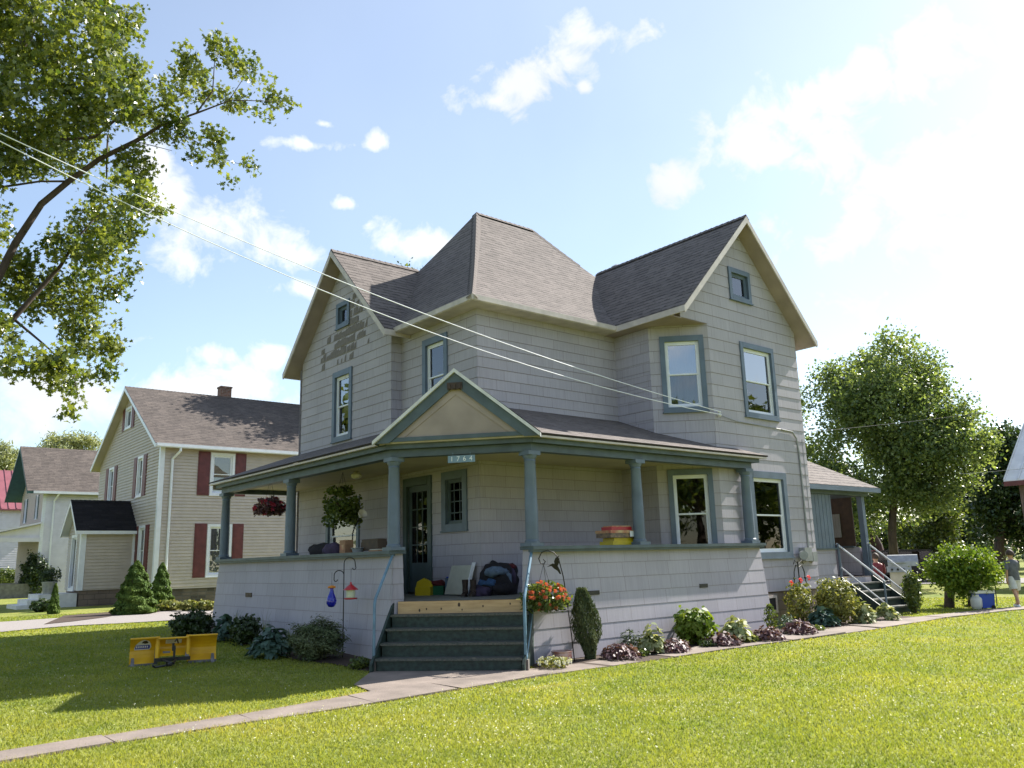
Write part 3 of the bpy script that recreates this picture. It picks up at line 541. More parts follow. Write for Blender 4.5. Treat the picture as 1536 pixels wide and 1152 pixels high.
# left shed (rises with x)
rfq(pr,[(ex,c1[1]),(ex,YEE),(-P1,YEE),(-P1,Y1),(.01,Y1),(.01,(ey+(0-ex)*.36/SL)),HQ],False,zL)
# diagonal front piece
vp=(-.6,ey+(-.6-ex)*.36/SL)
p3=[(c1[0],c1[1],ZE),(c2[0],c2[1],ZE),(HQ[0],HQ[1],zF(*HQ))]; pr.face(p3,0)
pr_o=pr.build('porch_roof','roof_shingle',house)
sm=pr_o.modifiers.new('t','SOLIDIFY'); sm.thickness=.03; sm.offset=1
# left end gable infill of porch
w=MB(); w.prism([(ex+.05,YL+.1,3.5),(-P1,YL+.1,3.5),(-P1,YL+.1,zL(-P1,0)-.04),(ex+.05,YL+.1,ZE-.02)],(0,.03,0)); w.build('porch_end','beige_soffit',house)
# diagonal gable over the steps
mid=Vector(((QX+XA)/2,(YD+QY)/2,0)); td=dgn; back=-nD
gl_=Vector((-2.555,-.375,0)); gr_=Vector((-.50,-2.32,0)) ; pkz=4.80; fz=3.665
front=mid+nD*.33; hwid=1.42
Pg=lambda s,b,z: front+td*s+back*b+Vector((0,0,z))
g=MB(); gd=MB()
SH=hwid/(pkz-fz)
for s in (-1,1):
    q=[Pg(s*hwid,0,fz),Pg(s*hwid,1.1,fz),Pg(s*.0,2.3,pkz),Pg(0,0,pkz)]
    up=Vector((0,0,.02)); t=[p+up for p in q]; n=(t[1]-t[0]).cross(t[2]-t[1]); L_=math.hypot(hwid,pkz-fz)
    uv=[(0,0),(1.1,0),(2.3,L_),(0,L_)]
    if n.z<0: t=t[::-1];uv=uv[::-1]
    g.face(t,0,uv); gd.prism([p+Vector((0,0,-.004)) for p in q],(0,0,-.07))
g.build('porch_gable_roof','roof_shingle',house); gd.build('gable_deck','trim_teal',house)
b1=MB(); 
for s in (-1,1):
    b1.prism([Pg(s*(hwid+.02),-.03,fz-.02),Pg(0,-.03,pkz+.02),Pg(0,-.03,pkz-.045),Pg(s*(hwid+.02),-.03,fz-.085)],nD*.05)
b1.build('gable_drip_edge','white_paint',house)
b2=MB()
for s in (-1,1): b2.prism([Pg(s*hwid,0,fz-.06),Pg(0,0,pkz-.05),Pg(0,0,pkz-.27),Pg(s*(hwid-.26),0,fz-.06)],nD*.028)
# small teal apex block with ornament
b2.prism([Pg(-.34,.02,pkz-.30),Pg(.34,.02,pkz-.30),Pg(0,.02,pkz-.05)],nD*.02)
b2.build('gable_fascia','trim_teal',house)
b3=MB(); b3.prism([Pg(-.13,-.03,pkz-.34),Pg(.13,-.03,pkz-.34),Pg(.13,-.03,pkz-.22),Pg(-.13,-.03,pkz-.22)],nD*.025)
for k in (-.09,0,.09): b3.prism([Pg(k-.02,-.06,pkz-.33),Pg(k+.02,-.06,pkz-.33),Pg(k+.02,-.06,pkz-.25),Pg(k-.02,-.06,pkz-.25)],nD*.012)
b3.build('gable_ornament','dark_wood',house)
b4=MB(); b4.prism([Pg(-hwid+.12,.03,fz-.03),Pg(hwid-.12,.03,fz-.03),Pg(0,.03,pkz-.10)],back*.03); b4.build('gable_panel','beige_soffit',house)
for s in (-1,1):
    b5=MB(); b5.prism([Pg(s*(hwid-.3),.028,fz+.03),Pg(s*(hwid-.52),.028,fz+.03),Pg(s*.0,.028,pkz-.42),Pg(0,.028,pkz-.24)],nD*.012); b5.build('gable_trim','beige_soffit',house)
b5=MB(); b5.prism([Pg(-hwid+.2,.028,fz-.04),Pg(hwid-.2,.028,fz-.04),Pg(hwid-.3,.028,fz+.03),Pg(-hwid+.3,.028,fz+.03)],nD*.03); b5.build('gable_base','trim_teal',house)
# house number plate hung from the beam: 1 7 6 4
pc=mid+td*.04+nD*.115+Vector((0,0,3.31))
pl=MB(); pl.prism([pc+td*-.235+Vector((0,0,-.06)),pc+td*.235+Vector((0,0,-.06)),pc+td*.235+Vector((0,0,.06)),pc+td*-.235+Vector((0,0,.06))],nD*.012); 
for s in (-.15,.15): pl.tube([pc+td*s+Vector((0,0,.05)),pc+td*s+Vector((0,0,.11))],.004,5)
plo=pl.build('number_plate','plate_blue',house)
def text(body,size,origin,xdir,zdir,mat_,parent,name='digit',extr=.003):
    cu=bpy.data.curves.new('t','FONT'); cu.body=body; cu.size=size; cu.extrude=extr; cu.align_x='CENTER'; cu.align_y='CENTER'
    to=bpy.data.objects.new('t',cu); COL.objects.link(to); dg=bpy.context.evaluated_depsgraph_get(); me=bpy.data.meshes.new_from_object(to.evaluated_get(dg)); bpy.data.objects.remove(to)
    x=Vector(xdir).normalized(); z=Vector(zdir).normalized(); y=x.cross(z)  # outward = x cross z(up) -> text normal
    o_=wloc(parent) if parent else Vector((0,0,0)); O=Vector(origin)-o_
    nrm=x.cross(z)
    for v in me.vertices: c=v.co.copy(); v.co=O+x*c.x+z*c.y+nrm*c.z
    me.materials.clear(); me.materials.append(MT[mat_]); ob=bpy.data.objects.new(name,me); COL.objects.link(ob); ob.parent=parent; return ob
for k,ch in enumerate('1764'): text(ch,.115,pc+td*(-.165+.11*k)+nD*.016,td,(0,0,1),'digit_white',plo)
# ceiling light
w=MB(); c=Vector((-1.2,2.6,3.5)); w.lathe(c-Vector((0,0,.16)),[(.05,0),(.10,.03),(.12,.08),(.08,.12),(.03,.155)],14); w.build('ceiling_light','light_shade',house,smooth='edge')
# steps
n_out=nD; RH=HF/5; TD=.25; half=1.12
Ps=lambda s,o,z: mid+td*s+n_out*o+Vector((0,0,z))
st=MB(); st.box((0,0,-9),(0.001,.001,-8.999)) if 0 else None
steps=MB()
for k in range(1,5):
    o0=.05+(5-k)*TD
    steps.prism([Ps(-half,o0-.03,(k-1)*RH),Ps(half,o0-.03,(k-1)*RH),Ps(half,o0-.03,k*RH-.035),Ps(-half,o0-.03,k*RH-.035)],back*.02)
so=steps.build('steps','step_green',house)
for k in range(1,5):
    o0=.05+(5-k)*TD; tr=MB(); tr.prism([Ps(-half-.02,o0,k*RH-.034),Ps(half+.02,o0,k*RH-.034),Ps(half+.02,o0-TD-.03,k*RH-.034),Ps(-half-.02,o0-TD-.03,k*RH-.034)],(0,0,.034)); tr.build('tread','step_tread',so)
tr=MB(); tr.prism([Ps(-half+.03,.03,4*RH),Ps(half-.03,.03,4*RH),Ps(half-.03,.03,HF-.004),Ps(-half+.03,.03,HF-.004)],n_out*.03); kn=tr
for (s,z,r_) in ((-.05,.93,.022),(-.72,.85,.016),(-.6,.87,.012),(.35,.9,.012),(.0,.85,.01),(.8,.93,.012),(-.35,.87,.012)):
    a=Ps(s,.063,z); kn.prism([a+td*(r_*math.cos(q*math.pi/4))+Vector((0,0,1))*(r_*1.6*math.sin(q*math.pi/4)) for q in range(8)],n_out*.0015,1)
kn.build('riser_board',['pine_board','dark_wood'],so)
for s in (-1,1):
    sb=MB(); sb.prism([Ps(s*(half+.03),.0,.8),Ps(s*(half+.03),.07,.98),Ps(s*(half+.03),1.15,.12),Ps(s*(half+.03),1.15,.0),Ps(s*(half+.03),0,.0)],td*(s*.04)); sb.build('stringer','step_green',so)
    ra=MB(); x=s*(half+.06)
    ra.tube([Ps(x,.02,1.80),Ps(x,.92,1.08),Ps(x,.96,1.0),Ps(x,.98,.12)],.024,8); ra.tube([Ps(x,.1,.92),Ps(x,1.0,.14)],.024,8); ra.build('handrail','rail_blue',so,smooth='edge')
    pb=MB(); pb.prism([Ps(x-.045,.93,-.05),Ps(x+.045,.93,-.05),Ps(x+.045,1.03,-.05),Ps(x-.045,1.03,-.05)],(0,0,.22)); pb.build('post_foot','bare_wood',so)
# ------------------------------------------------------------------ rear side porch
RX0,RX1,RY=8.36,11.62,-1.55; RZ=.98
rp=MB(); siding(rp,(0,RY,0),(1,0,0),(0,-1,0),[(RX0,.1),(9.86,.1),(9.86,1.70),(RX0,1.70)],.26,z0=.02); siding(rp,(0,RY,0),(1,0,0),(0,-1,0),[(9.86,.1),(RX1,.1),(RX1,RZ-.02),(9.86,RZ-.02)],.26,z0=.02)
siding(rp,(RX1,0,0),(0,1,0),(1,0,0),[(RY,.1),(3,.1),(3,1.7),(RY,1.7)],.26,z0=.02); siding(rp,(RX0+.02,0.,0),(0,1,0),(1,0,0),[(RY,1),(3,1),(3,3.2),(RY,3.2)],.26,z0=.02); siding(rp,(0,2.2,0),(1,0,0),(0,-1,0),[(RX0,1),(RX1-.1,1),(RX1-.1,3.2),(RX0,3.2)],.26,z0=.02)
siding(rp,(RX1-.05,0,0),(0,1,0),(-1,0,0),[(-1.3,1),(2.2,1),(2.2,1.72),(-1.3,1.72)],.26,z0=.02)
rp.build('wall','siding_wide',house)
rp=MB(); rp.box((RX0,RY-.02,1.70),(9.86,RY+.02,3.12)); 
for k in range(9): x=RX0+.1+k*.165; rp.box((x,RY-.026,1.72),(x+.012,RY-.02,3.10))
rp.build('side_panel','trim_blue',house)
rp=MB(); rp.box((RX0,RY-.06,1.665),(9.9,RY+.05,1.705)); rp.box((RX0,RY-.09,3.02),(RX1+.05,RY+.09,3.12)); rp.box((RX1-.09,RY,3.02),(RX1+.05,2.2,3.12));rp.box((RX1-.12,RY+.4,1.70),(RX1+.03,2.2,1.75)); rp.build('side_beam','trim_teal',house)
rp=MB(); rp.box((RX0,RY,RZ-.05),(RX1,2.2,RZ)); rp.build('side_porch_floor','concrete',house)
for (x,y) in ((RX1-.08,RY+.08),(RX1-.03,.6)):
    rp=MB(); rp.box((x-.07,y-.07,RZ),(x+.07,y+.07,3.02)); rp.build('side_post','trim_blue',house)
rp=MB(); rp.box((RX1-.06,RY+.35,1.74),(RX1-.03,2.2,3.03)); rp.box((RX0+.05,2.12,1.0),(RX1-.06,2.16,3.03)); rp.box((RX0+.05,RY+.1,1.0),(RX0+.08,2.12,3.03)); rp.build('dim_screen','dark_wood',house)  # screen and linings coloured dark to stand for the dim porch interior
wx_=PX(1248,780,RX1-.09); rp=MB(); rp.box((RX1-.10,float(wx_[1])-.22,1.98),(RX1-.07,float(wx_[1])+.35,2.6)); rp.build('side_window','curtain_grey',house)
rr_=MB(); e0=(RX0,RY-.27,3.20); e1=(RX1+.30,RY-.27,3.20); top=(10.45,-.35,4.13); tw=(RX0,-.35,4.13)
rr_.face([e0,e1,top,tw],0,[(RX0,0),(RX1+.3,0),(10.45,1.6),(RX0,1.6)]); rr_.face([e1,(RX1+.3,2.6,3.2),(10.45,2.6,4.13),top],0,[(0,0),(4.4,0),(4.4,1.6),(1.2,1.6)])
ro=rr_.build('side_roof','roof_shingle',house); sm=ro.modifiers.new('t','SOLIDIFY'); sm.thickness=.03; sm.offset=1
rp=MB(); rp.box((RX0,RY-.30,3.10),(RX1+.33,RY-.27,3.215)); rp.box((RX1+.30,RY-.27,3.10),(RX1+.33,2.6,3.215)); rp.box((RX0,RY-.27,3.10),(RX1+.30,RY+.1,3.125)); rp.build('side_gutter','trim_blue',house)
ss_=MB()
for k in range(1,5):
    y1=RY-.02-(5-k)*.25
    ss_.box((9.98,y1+.03,0),(11.42,y1+.05,.06+k*.185)); 
sso=ss_.build('side_steps','step_green',house)
for k in range(1,5):
    y1=RY-.02-(5-k)*.25; tr=MB(); tr.box((9.95,y1,.06+k*.185),(11.45,y1+.28,.06+k*.185+.035)); tr.build('tread','step_tread',sso)
for x in (9.92,11.46):
    sb=MB(); sb.prism([(x,RY-.02,.25),(x,RY-.02,1.02),(x,RY-1.15,.2),(x,RY-1.15,0),(x,RY-.4,0)],(.04,0,0)); sb.build('stringer','step_green',sso)
    ra=MB(); ra.tube([(x,RY-.02,1.80),(x,RY-1.15,.88)],.025,8); ra.tube([(x,RY-.05,1.25),(x,RY-1.12,.36)],.02,8); ra.build('handrail','white_paint',sso)
    ra=MB(); ra.tube([(x,RY-1.12,.0),(x,RY-1.12,.9)],.024,8); ra.build('rail_post','trim_blue',sso); ra=MB(); ra.tube([(x,RY-.06,1.0),(x,RY-.06,1.80)],.035,8); ra.build('rail_post','trim_blue',sso)
# ================================================================== foliage tools
SH={'quad':np.array([(0,-.5),(.32,0),(0,.5),(-.32,0)]),
    'oval':np.array([(0,-.5),(.25,-.25),(.3,.1),(0,.55),(-.3,.1),(-.25,-.25)]),
    'long':np.array([(0,-.5),(.12,-.1),(.1,.3),(0,.6),(-.1,.3),(-.12,-.1)]),
    'maple':np.array([(0,-.5),(.1,-.18),(.42,-.3),(.33,0),(.5,.2),(.2,.2),(0,.55),(-.2,.2),(-.5,.2),(-.33,0),(-.42,-.3),(-.1,-.18)])}
def leaves(name,mt,P,size,parent=None,shape='quad',up=.5,tint=None,out=None,jit=.4,stand=None):
    """one leaf face per point of P"""
    P=np.asarray(P,float); n=len(P); S=SH[shape]; k=len(S); o_=wloc(parent) if parent else Vector((0,0,0)); P=P-np.array(o_)
    nr=rng.normal(size=(n,3)); nr/=np.linalg.norm(nr,axis=1)[:,None]; nr=nr+np.array([0,0,up])
    if out is not None: nr=nr+out
    nr/=np.linalg.norm(nr,axis=1)[:,None]
    a=rng.normal(size=(n,3)) if stand is None else np.asarray(stand)+rng.normal(size=(n,3))*.25
    a=a-nr*(a*nr).sum(1)[:,None]; a/=np.linalg.norm(a,axis=1)[:,None]+1e-9; b=np.cross(nr,a)
    s=size*(1+jit*rng.uniform(-1,1,n)); V=P[:,None,:]+s[:,None,None]*(b[:,None,:]*S[None,:,0:1]+a[:,None,:]*S[None,:,1:2])
    # slight cup so a leaf is never a flat card
    V+= (nr[:,None,:]*(np.abs(S[None,:,0:1])*.35*s[:,None,None]))
    me=bpy.data.meshes.new(name); me.vertices.add(n*k); me.vertices.foreach_set('co',V.ravel()); me.loops.add(n*k); me.loops.foreach_set('vertex_index',np.arange(n*k,dtype=np.int32)); me.polygons.add(n); me.polygons.foreach_set('loop_start',np.arange(0,n*k,k,dtype=np.int32))
    at_=me.attributes.new('tint','FLOAT','FACE'); tt=np.clip((tint if tint is not None else .5)+rng.normal(0,.2,n),0,1).astype(np.float32); at_.data.foreach_set('value',tt)
    me.materials.append(MT[mt]); me.update(calc_edges=True); ob=bpy.data.objects.new(name,me); COL.objects.link(ob); ob.parent=parent; return ob
def clumped(centers,rads,n,sub=7,flat=.7,spread=.22):
    """n points in sub-clumps spread through balls"""
    C_=np.asarray(centers,float);R_=np.asarray(rads,float); 
    if R_.ndim==1: R_=np.stack([R_,R_,R_*flat],1)
    w=(R_[:,0]*R_[:,1]); idx=rng.choice(len(C_),size=n//sub,p=w/w.sum())
    d=rng.normal(size=(len(idx),3)); d/=np.linalg.norm(d,axis=1)[:,None]; r=rng.uniform(.15,1,len(idx))**.5
    S=C_[idx]+d*r[:,None]*R_[idx]; t=rng.normal(.5,.22,len(idx))
    P=np.repeat(S,sub,0)+rng.normal(size=(len(idx)*sub,3))*spread; return P,np.repeat(t,sub)
def depth(p): return float((np.array(p)-CP)@Fv)
def tree(name,label,cat,x,y,crowns,mt,n,ls,trunk_r=.2,group=None,bark='bark',nl=9,shape='quad',sub=8,spread=.25,clump=.42,ncl=16,trunkto=None,tint0=0):
    """crowns: list of (cx,cy,cz,rx,ry,rz) world ellipsoids"""
    z0=H(x,y)-.05; T_=thing(name,label,cat,(x,y,z0),group); cc=[];rr=[]
    for (cx,cy,cz,rx,ry,rz) in crowns:
        for k in range(ncl):
            d=rng.normal(size=3); d/=np.linalg.norm(d); f=rng.uniform(.35,.88); cc.append((cx+d[0]*rx*f,cy+d[1]*ry*f,cz+d[2]*rz*f)); q=clump*rng.uniform(.6,1.15); rr.append((rx*q,ry*q,rz*q*.85))
    P,t=clumped(cc,rr,n,sub=sub,spread=spread); leaves('crown',mt,P,ls,T_,shape,tint=t+tint0)
    mb=MB(); cx=np.mean([c[0] for c in crowns]);cy=np.mean([c[1] for c in crowns]);cz=np.mean([c[2] for c in crowns]); top=trunkto or cz
    pts=[(x,y,z0),(x+(cx-x)*.1,y+(cy-y)*.1,z0+(top-z0)*.35),(x+(cx-x)*.4,y+(cy-y)*.4,z0+(top-z0)*.65),(cx,cy,top)]
    mb.tube(pts,[trunk_r*1.3,trunk_r,trunk_r*.75,trunk_r*.4],10)
    for k in range(nl):
        c=cc[random.randrange(len(cc))]; f=random.uniform(.3,.7); a=Vector(pts[1]).lerp(Vector(pts[3]),f); m=a.lerp(Vector(c),.5)+Vector((random.uniform(-.2,.2),random.uniform(-.2,.2),.3)); mb.tube([a,m,c],[trunk_r*.4,trunk_r*.22,trunk_r*.06],6)
    mb.build('trunk',bark,T_,smooth=True); return T_
# ================================================================== GROUND
xs=np.concatenate([[-400,-200,-100,-60],np.arange(-30,36,.6),[50,80,140,260,500]]); ys=np.concatenate([[-120,-60,-30],np.arange(-16,46,.6),[60,100,180,320,600]])
me=bpy.data.meshes.new('ground'); V=[(x,y,H(x,y)) for y in ys for x in xs]; nx=len(xs)
me.from_pydata(V,[],[(j*nx+i,j*nx+i+1,(j+1)*nx+i+1,(j+1)*nx+i) for j in range(len(ys)-1) for i in range(nx-1)]); me.materials.append(MT['lawn']); me.shade_smooth(); g=bpy.data.objects.new('ground',me); COL.objects.link(g); kind(g,'structure')
def strip(name,A,B,mt,dz,k='structure',jit=0,n=5,thick=0):
    mb=MB(); rows=[]
    def dens(P):
        out=[]
        for i in range(len(P)-1):
            L_=math.hypot(P[i+1][0]-P[i][0],P[i+1][1]-P[i][1])
            for q in range(SEG): t=q/SEG; out.append((P[i][0]+(P[i+1][0]-P[i][0])*t,P[i][1]+(P[i+1][1]-P[i][1])*t))
        out.append(P[-1][:2]); return out
    SEG=4; A=dens(A);B=dens(B); rj=random.Random(5)
    A=[(x+rj.uniform(-jit,jit),y+rj.uniform(-jit,jit)) for x,y in A];B=[(x+rj.uniform(-jit,jit),y+rj.uniform(-jit,jit)) for x,y in B]
    for i in range(len(A)-1):
        for q in range(n):
            def P(a,b,t): x=a[0]+(b[0]-a[0])*t;y=a[1]+(b[1]-a[1])*t; return (x,y,H(x,y)+dz)
            t0,t1=q/n,(q+1)/n; p=[P(B[i],A[i],t0),P(B[i+1],A[i+1],t0),P(B[i+1],A[i+1],t1),P(B[i],A[i],t1)]
            nn=(Vector(p[1])-Vector(p[0])).cross(Vector(p[2])-Vector(p[1]))
            if nn.z<0:p=p[::-1]
            mb.face(p,0,[(a,b) for a,b,c in p])
    return kind(mb.build(name,mt),k),A,B
top=[(-60,1143),(0,1130),(155,1106),(370,1072),(540,1043),(590,1033),(690,1016),(813,1004),(898,991),(1018,976),(1118,962),(1218,949),(1298,934),(1393,925),(1483,915),(1600,905)]
bot=[(-60,1158),(0,1146),(165,1117),(380,1084),(550,1059),(640,1043),(720,1031),(818,1014),(943,996),(1093,975),(1160,965),(1218,959),(1318,944),(1458,921),(1518,916),(1620,906)]
def resamp(P,n):
    P=np.array(P);d=np.r_[0,np.cumsum(np.hypot(*np.diff(P,axis=0).T))]; t=np.linspace(0,d[-1],n); return list(zip(np.interp(t,d,P[:,0]),np.interp(t,d,P[:,1])))
tw_=[on(*p)[:2] for p in top]; bw_=[on(*p)[:2] for p in bot]
xg=np.linspace(max(tw_[0][0],bw_[0][0])-0.2,15.5,34)
tA=np.array(sorted(tw_,key=lambda p:p[0])); bA=np.array(sorted(bw_,key=lambda p:p[0]))
yt=np.interp(xg,tA[:,0],tA[:,1]); yb=np.interp(xg,bA[:,0],bA[:,1]); yt=np.convolve(np.pad(yt,1,'edge'),[.25,.5,.25],'valid'); yb=np.convolve(np.pad(yb,1,'edge'),[.25,.5,.25],'valid'); yb=np.minimum(yb,yt-.45)
walkA=list(zip(xg,yt)); walkB=list(zip(xg,yb))
# separate concrete slabs with open joints between them
slabs=MB(); ytf=lambda x:float(np.interp(x,xg,yt)); ybf=lambda x:float(np.interp(x,xg,yb)); x=xg[0]; rs=random.Random(11)
while x<15.4:
    L_=rs.uniform(1.25,1.6); x1=min(x+L_,15.5); tilt=rs.uniform(-.008,.008); dz=.02+rs.uniform(-.006,.008); sk=rs.uniform(-.05,.05)
    nseg=5
    for i in range(nseg):
        a=x+.012+(x1-x-.024)*i/nseg; b=x+.012+(x1-x-.024)*(i+1)/nseg
        pts=[(a+sk,ybf(a)),(b+sk,ybf(b)),(b,ytf(b)),(a,ytf(a))]
        for q in range(3):
            P=lambda u,v:(pts[0][0]*(1-u)*(1-v)+pts[1][0]*u*(1-v)+pts[2][0]*u*v+pts[3][0]*(1-u)*v, pts[0][1]*(1-u)*(1-v)+pts[1][1]*u*(1-v)+pts[2][1]*u*v+pts[3][1]*(1-u)*v)
            f=[P(0,q/3),P(1,q/3),P(1,(q+1)/3),P(0,(q+1)/3)]; slabs.face([(c[0],c[1],H(*c)+dz+tilt*(c[0]-x)) for c in f],0,[(c[0],c[1]) for c in f])
        for e,(p0,p1) in enumerate(((pts[0],pts[1]),(pts[2],pts[3]))): slabs.face([(p0[0],p0[1],H(*p0)-.02),(p1[0],p1[1],H(*p1)-.02),(p1[0],p1[1],H(*p1)+dz+tilt*(p1[0]-x)),(p0[0],p0[1],H(*p0)+dz+tilt*(p0[0]-x))],0)
    x=x1
kind(slabs.build('path','concrete'),'structure')
kind(strip('path_base',walkA,walkB,'soil',.012)[0],'structure')
ap=[Ps(-1.2,1.0,0),Ps(1.2,1.0,0)]
apr=MB(); q=[(ap[0].x,ap[0].y),(-3.75,-2.0),(-3.9,ytf(-3.9)),(-.85,ytf(-.85)),(ap[1].x,ap[1].y)]
for i in range(1,len(q)-1):
    pass
flat(apr,q,.022); kind(apr.build('step_apron','concrete'),'structure')
bedR_A=[(x,QY-.1) for x in np.linspace(-.95,8.3,14)]+[(9.9,RY-.1)]; bedR_B=[(x,ytf(x)-.02) for x in np.linspace(-.95,8.3,14)]+[(9.9,ytf(9.9)-.02)]
strip('garden_bed',bedR_A,bedR_B,'soil',.016,jit=.0)
bedL_A=[(QX,y) for y in np.linspace(-.9,8.4,12)]; bedL_B=[(QX-.75-.25*math.sin(y*1.3)*(y>0)-(0.1 if y<0 else .15),y) for y in np.linspace(-.9,8.4,12)]
strip('garden_bed',bedL_A,bedL_B,'soil',.016,jit=.05)
dl=[on(u,v)[:2] for u,v in ((-140,942),(0,934),(100,927),(180,921),(250,917),(322,912))]; dn=[on(u,v)[:2] for u,v in ((-140,965),(0,949),(100,940),(180,936),(250,932),(322,926))]
ext=lambda L_:L_+[(L_[-1][0]+12,L_[-1][1]+6)]
strip('driveway',ext(dl),ext(dn),'gravel',.02,jit=.04)
sb=[on(u,v)[:2] for u,v in ((95,925),(180,918),(240,914))]; sbb=[on(u,v)[:2] for u,v in ((70,938),(180,924),(240,919))]
mulch=strip('mulch_bed',sb,sbb,'soil',.03,jit=.1)
rdc=at(1370,877,44); e_=np.array([-.35,.94]); f_=np.array([.94,.35])
strip('road',[tuple(rdc[:2]+e_*s+f_*4) for s in (-60,-20,0,20,60)],[tuple(rdc[:2]+e_*s-f_*2.5) for s in (-60,-20,0,20,60)],'asphalt',.03)
# ---- grass
def inpoly(x,y,poly):
    c=np.zeros(len(x),bool); n=len(poly)
    for i in range(n):
        x0,y0=poly[i];x1,y1=poly[(i+1)%n]; k=((y0>y)!=(y1>y))&(x<(x1-x0)*(y-y0)/(y1-y0+1e-12)+x0); c^=k
    return c
def lawn_pts(n,d0,d1,pw=1.):
    a=YAW+rng.uniform(-.66,.66,n); d=d0*(d1/d0)**(rng.uniform(0,1,n)**pw); x=CP[0]+np.cos(a)*d; y=CP[1]+np.sin(a)*d
    jt=rng.normal(0,.025,n); bad=(y<np.interp(x,xg,yt)-.04+jt)&(y>np.interp(x,xg,yb)+.05+jt*1.6)&(x>xg[0])&(x<15.5)
    bad|=inpoly(x,y,q)|((x>-.95)&(x<9.9)&(y>np.interp(x,xg,yb))&(y<8))|inpoly(x,y,[tuple(p) for p in bedL_A]+[tuple(p) for p in bedL_B[::-1]])|((x>QX)&(x<8.4)&(y>-.9)&(y<8))|inpoly(x,y,[tuple(p) for p in dl]+[tuple(p) for p in dn[::-1]])
    bad|=(x>-2.6)&(x<-.9)&(y>-2.2)&(y<0)
    k=~bad; return x[k],y[k],d[k]
Hv=np.vectorize(H)
def grass(name,n,d0,d1,pw,hh,ww):
    x,y,d=lawn_pts(n,d0,d1,pw); z=Hv(x,y); n=len(x); a=rng.uniform(0,6.283,n); pn=np.sin(x*1.7+np.sin(y*1.3)*2)*np.cos(y*1.1+np.sin(x*.9)*2); h=hh*rng.uniform(.5,1.25,n)*(1+.2*pn); w=ww*(d/d0)**.9*rng.uniform(.7,1.3,n)
    ln=rng.normal(0,.55,(n,2))*h[:,None]; B=np.stack([x,y,z],1); sx=np.stack([np.cos(a)*w,np.sin(a)*w,np.zeros(n)],1); tip=B+np.concatenate([ln,h[:,None]],1)
    V=np.stack([B-sx,B+sx,tip],1)
    me=bpy.data.meshes.new(name); me.vertices.add(n*3); me.vertices.foreach_set('co',V.ravel()); me.loops.add(n*3); me.loops.foreach_set('vertex_index',np.arange(n*3,dtype=np.int32)); me.polygons.add(n); me.polygons.foreach_set('loop_start',np.arange(0,n*3,3,dtype=np.int32))
    we=np.exp(-np.maximum(0,y-np.interp(x,xg,yt))/.16)*(y>np.interp(x,xg,yt)-.1)*(x<1)*rng.uniform(0,1,n)+.5*np.exp(-np.abs(y-np.interp(x,xg,yb))/.1)*rng.uniform(0,1,n); pn2=np.sin(x*3.1+np.cos(y*2.3)*2)*np.sin(y*2.7+x*.6); t=np.clip(.34+.10*pn+.12*pn2+.12*np.sin(x*.5+1)*np.sin(y*.45)+rng.normal(0,.09,n)+we*.9+.5*np.exp(-((x+2.0)**2/.9+(y+4.1)**2/.05)),0,1).astype(np.float32); me.attributes.new('tint','FLOAT','FACE').data.foreach_set('value',t); me.materials.append(MT['grass_blade']); me.update(calc_edges=True); o=bpy.data.objects.new(name,me); COL.objects.link(o); return kind(o,'stuff')
gr=grass('grass',460000,4.6,30,1.0,.034,.0032); tag(gr,'short sunlit lawn grass blades','grass')
x,y,d=lawn_pts(5200,4.8,17,.85); keep=(np.sin(x*.8+1.3)*np.cos(y*.7)+rng.normal(0,.5,len(x)))>-.1; x,y,d=x[keep],y[keep],d[keep]; keep=y<np.interp(x,xg,yb)+ (rng.uniform(0,1,len(x))<.25)*9; x,y=x[keep],y[keep]
P=np.stack([x,y,Hv(x,y)+.055],1); P=np.repeat(P,4,0)+rng.normal(size=(len(P)*4,3))*.004; cl=leaves('clover_flowers','petal_white',P,.0125,None,'quad',up=.6); kind(tag(cl,'tiny white clover heads scattered through the lawn','flowers'),'stuff')
# ================================================================== MAPLE at the left edge
mp_=[(40,60,70),(120,60,70),(190,30,28),(60,150,78),(150,140,58),(30,225,55),(110,215,52),(185,110,42),(205,165,38),(20,10,50),(140,10,50),
 (240,150,34),(275,95,24),(330,75,24),(350,95,18),(300,130,28),(350,150,20),(392,118,18),(412,150,14),(436,154,8),(340,57,14),(255,195,30),(290,225,18),(322,212,18),(345,268,10),(372,245,13),(392,172,13),(270,125,22),(380,92,12),(330,240,9),
 (205,250,36),(185,295,44),(228,310,24),(140,330,38),(95,370,36),(155,375,38),(30,400,30),(195,400,14),(45,440,44),(110,435,46),(158,430,28),(15,490,26),(125,500,38),(168,520,18),(92,548,38),(150,560,22),(120,582,26),(108,612,11),(25,545,30),(60,250,22),(170,480,16),(185,345,30),
 (-80,60,110),(-80,200,110),(-90,350,100),(-90,480,90),(60,-80,90),(-60,-80,100),(160,-60,50)]
r0=random.Random(4); cen=[];rad=[]
tk=np.array([-9.75,2.3,0.]); 
mapl=thing('maple_tree','broad maple spreading its leafy boughs in from the upper left','tree',(tk[0],tk[1],H(*tk[:2])-.05))
for u,v,r in mp_:
    D=15+r0.uniform(-1.6,1.6)-(.8 if u>240 else 0); p=at(u,v,D); rr_w=r/FPX*depth(p); cen.append(p); rad.append((rr_w,rr_w,rr_w*.9))
P,t=clumped(cen,rad,44000,sub=16,spread=.08); leaves('crown','leaf_maple',P,.088,mapl,'maple',up=.35,tint=t)
mb=MB()
def limb(pts,rs_,D0=15): mb.tube([tuple(at(u,v,D0+dd)) for u,v,dd in pts],[r_*.5 for r_ in rs_],8)
zt=H(tk[0],tk[1]); fk=at(-70,540,15)
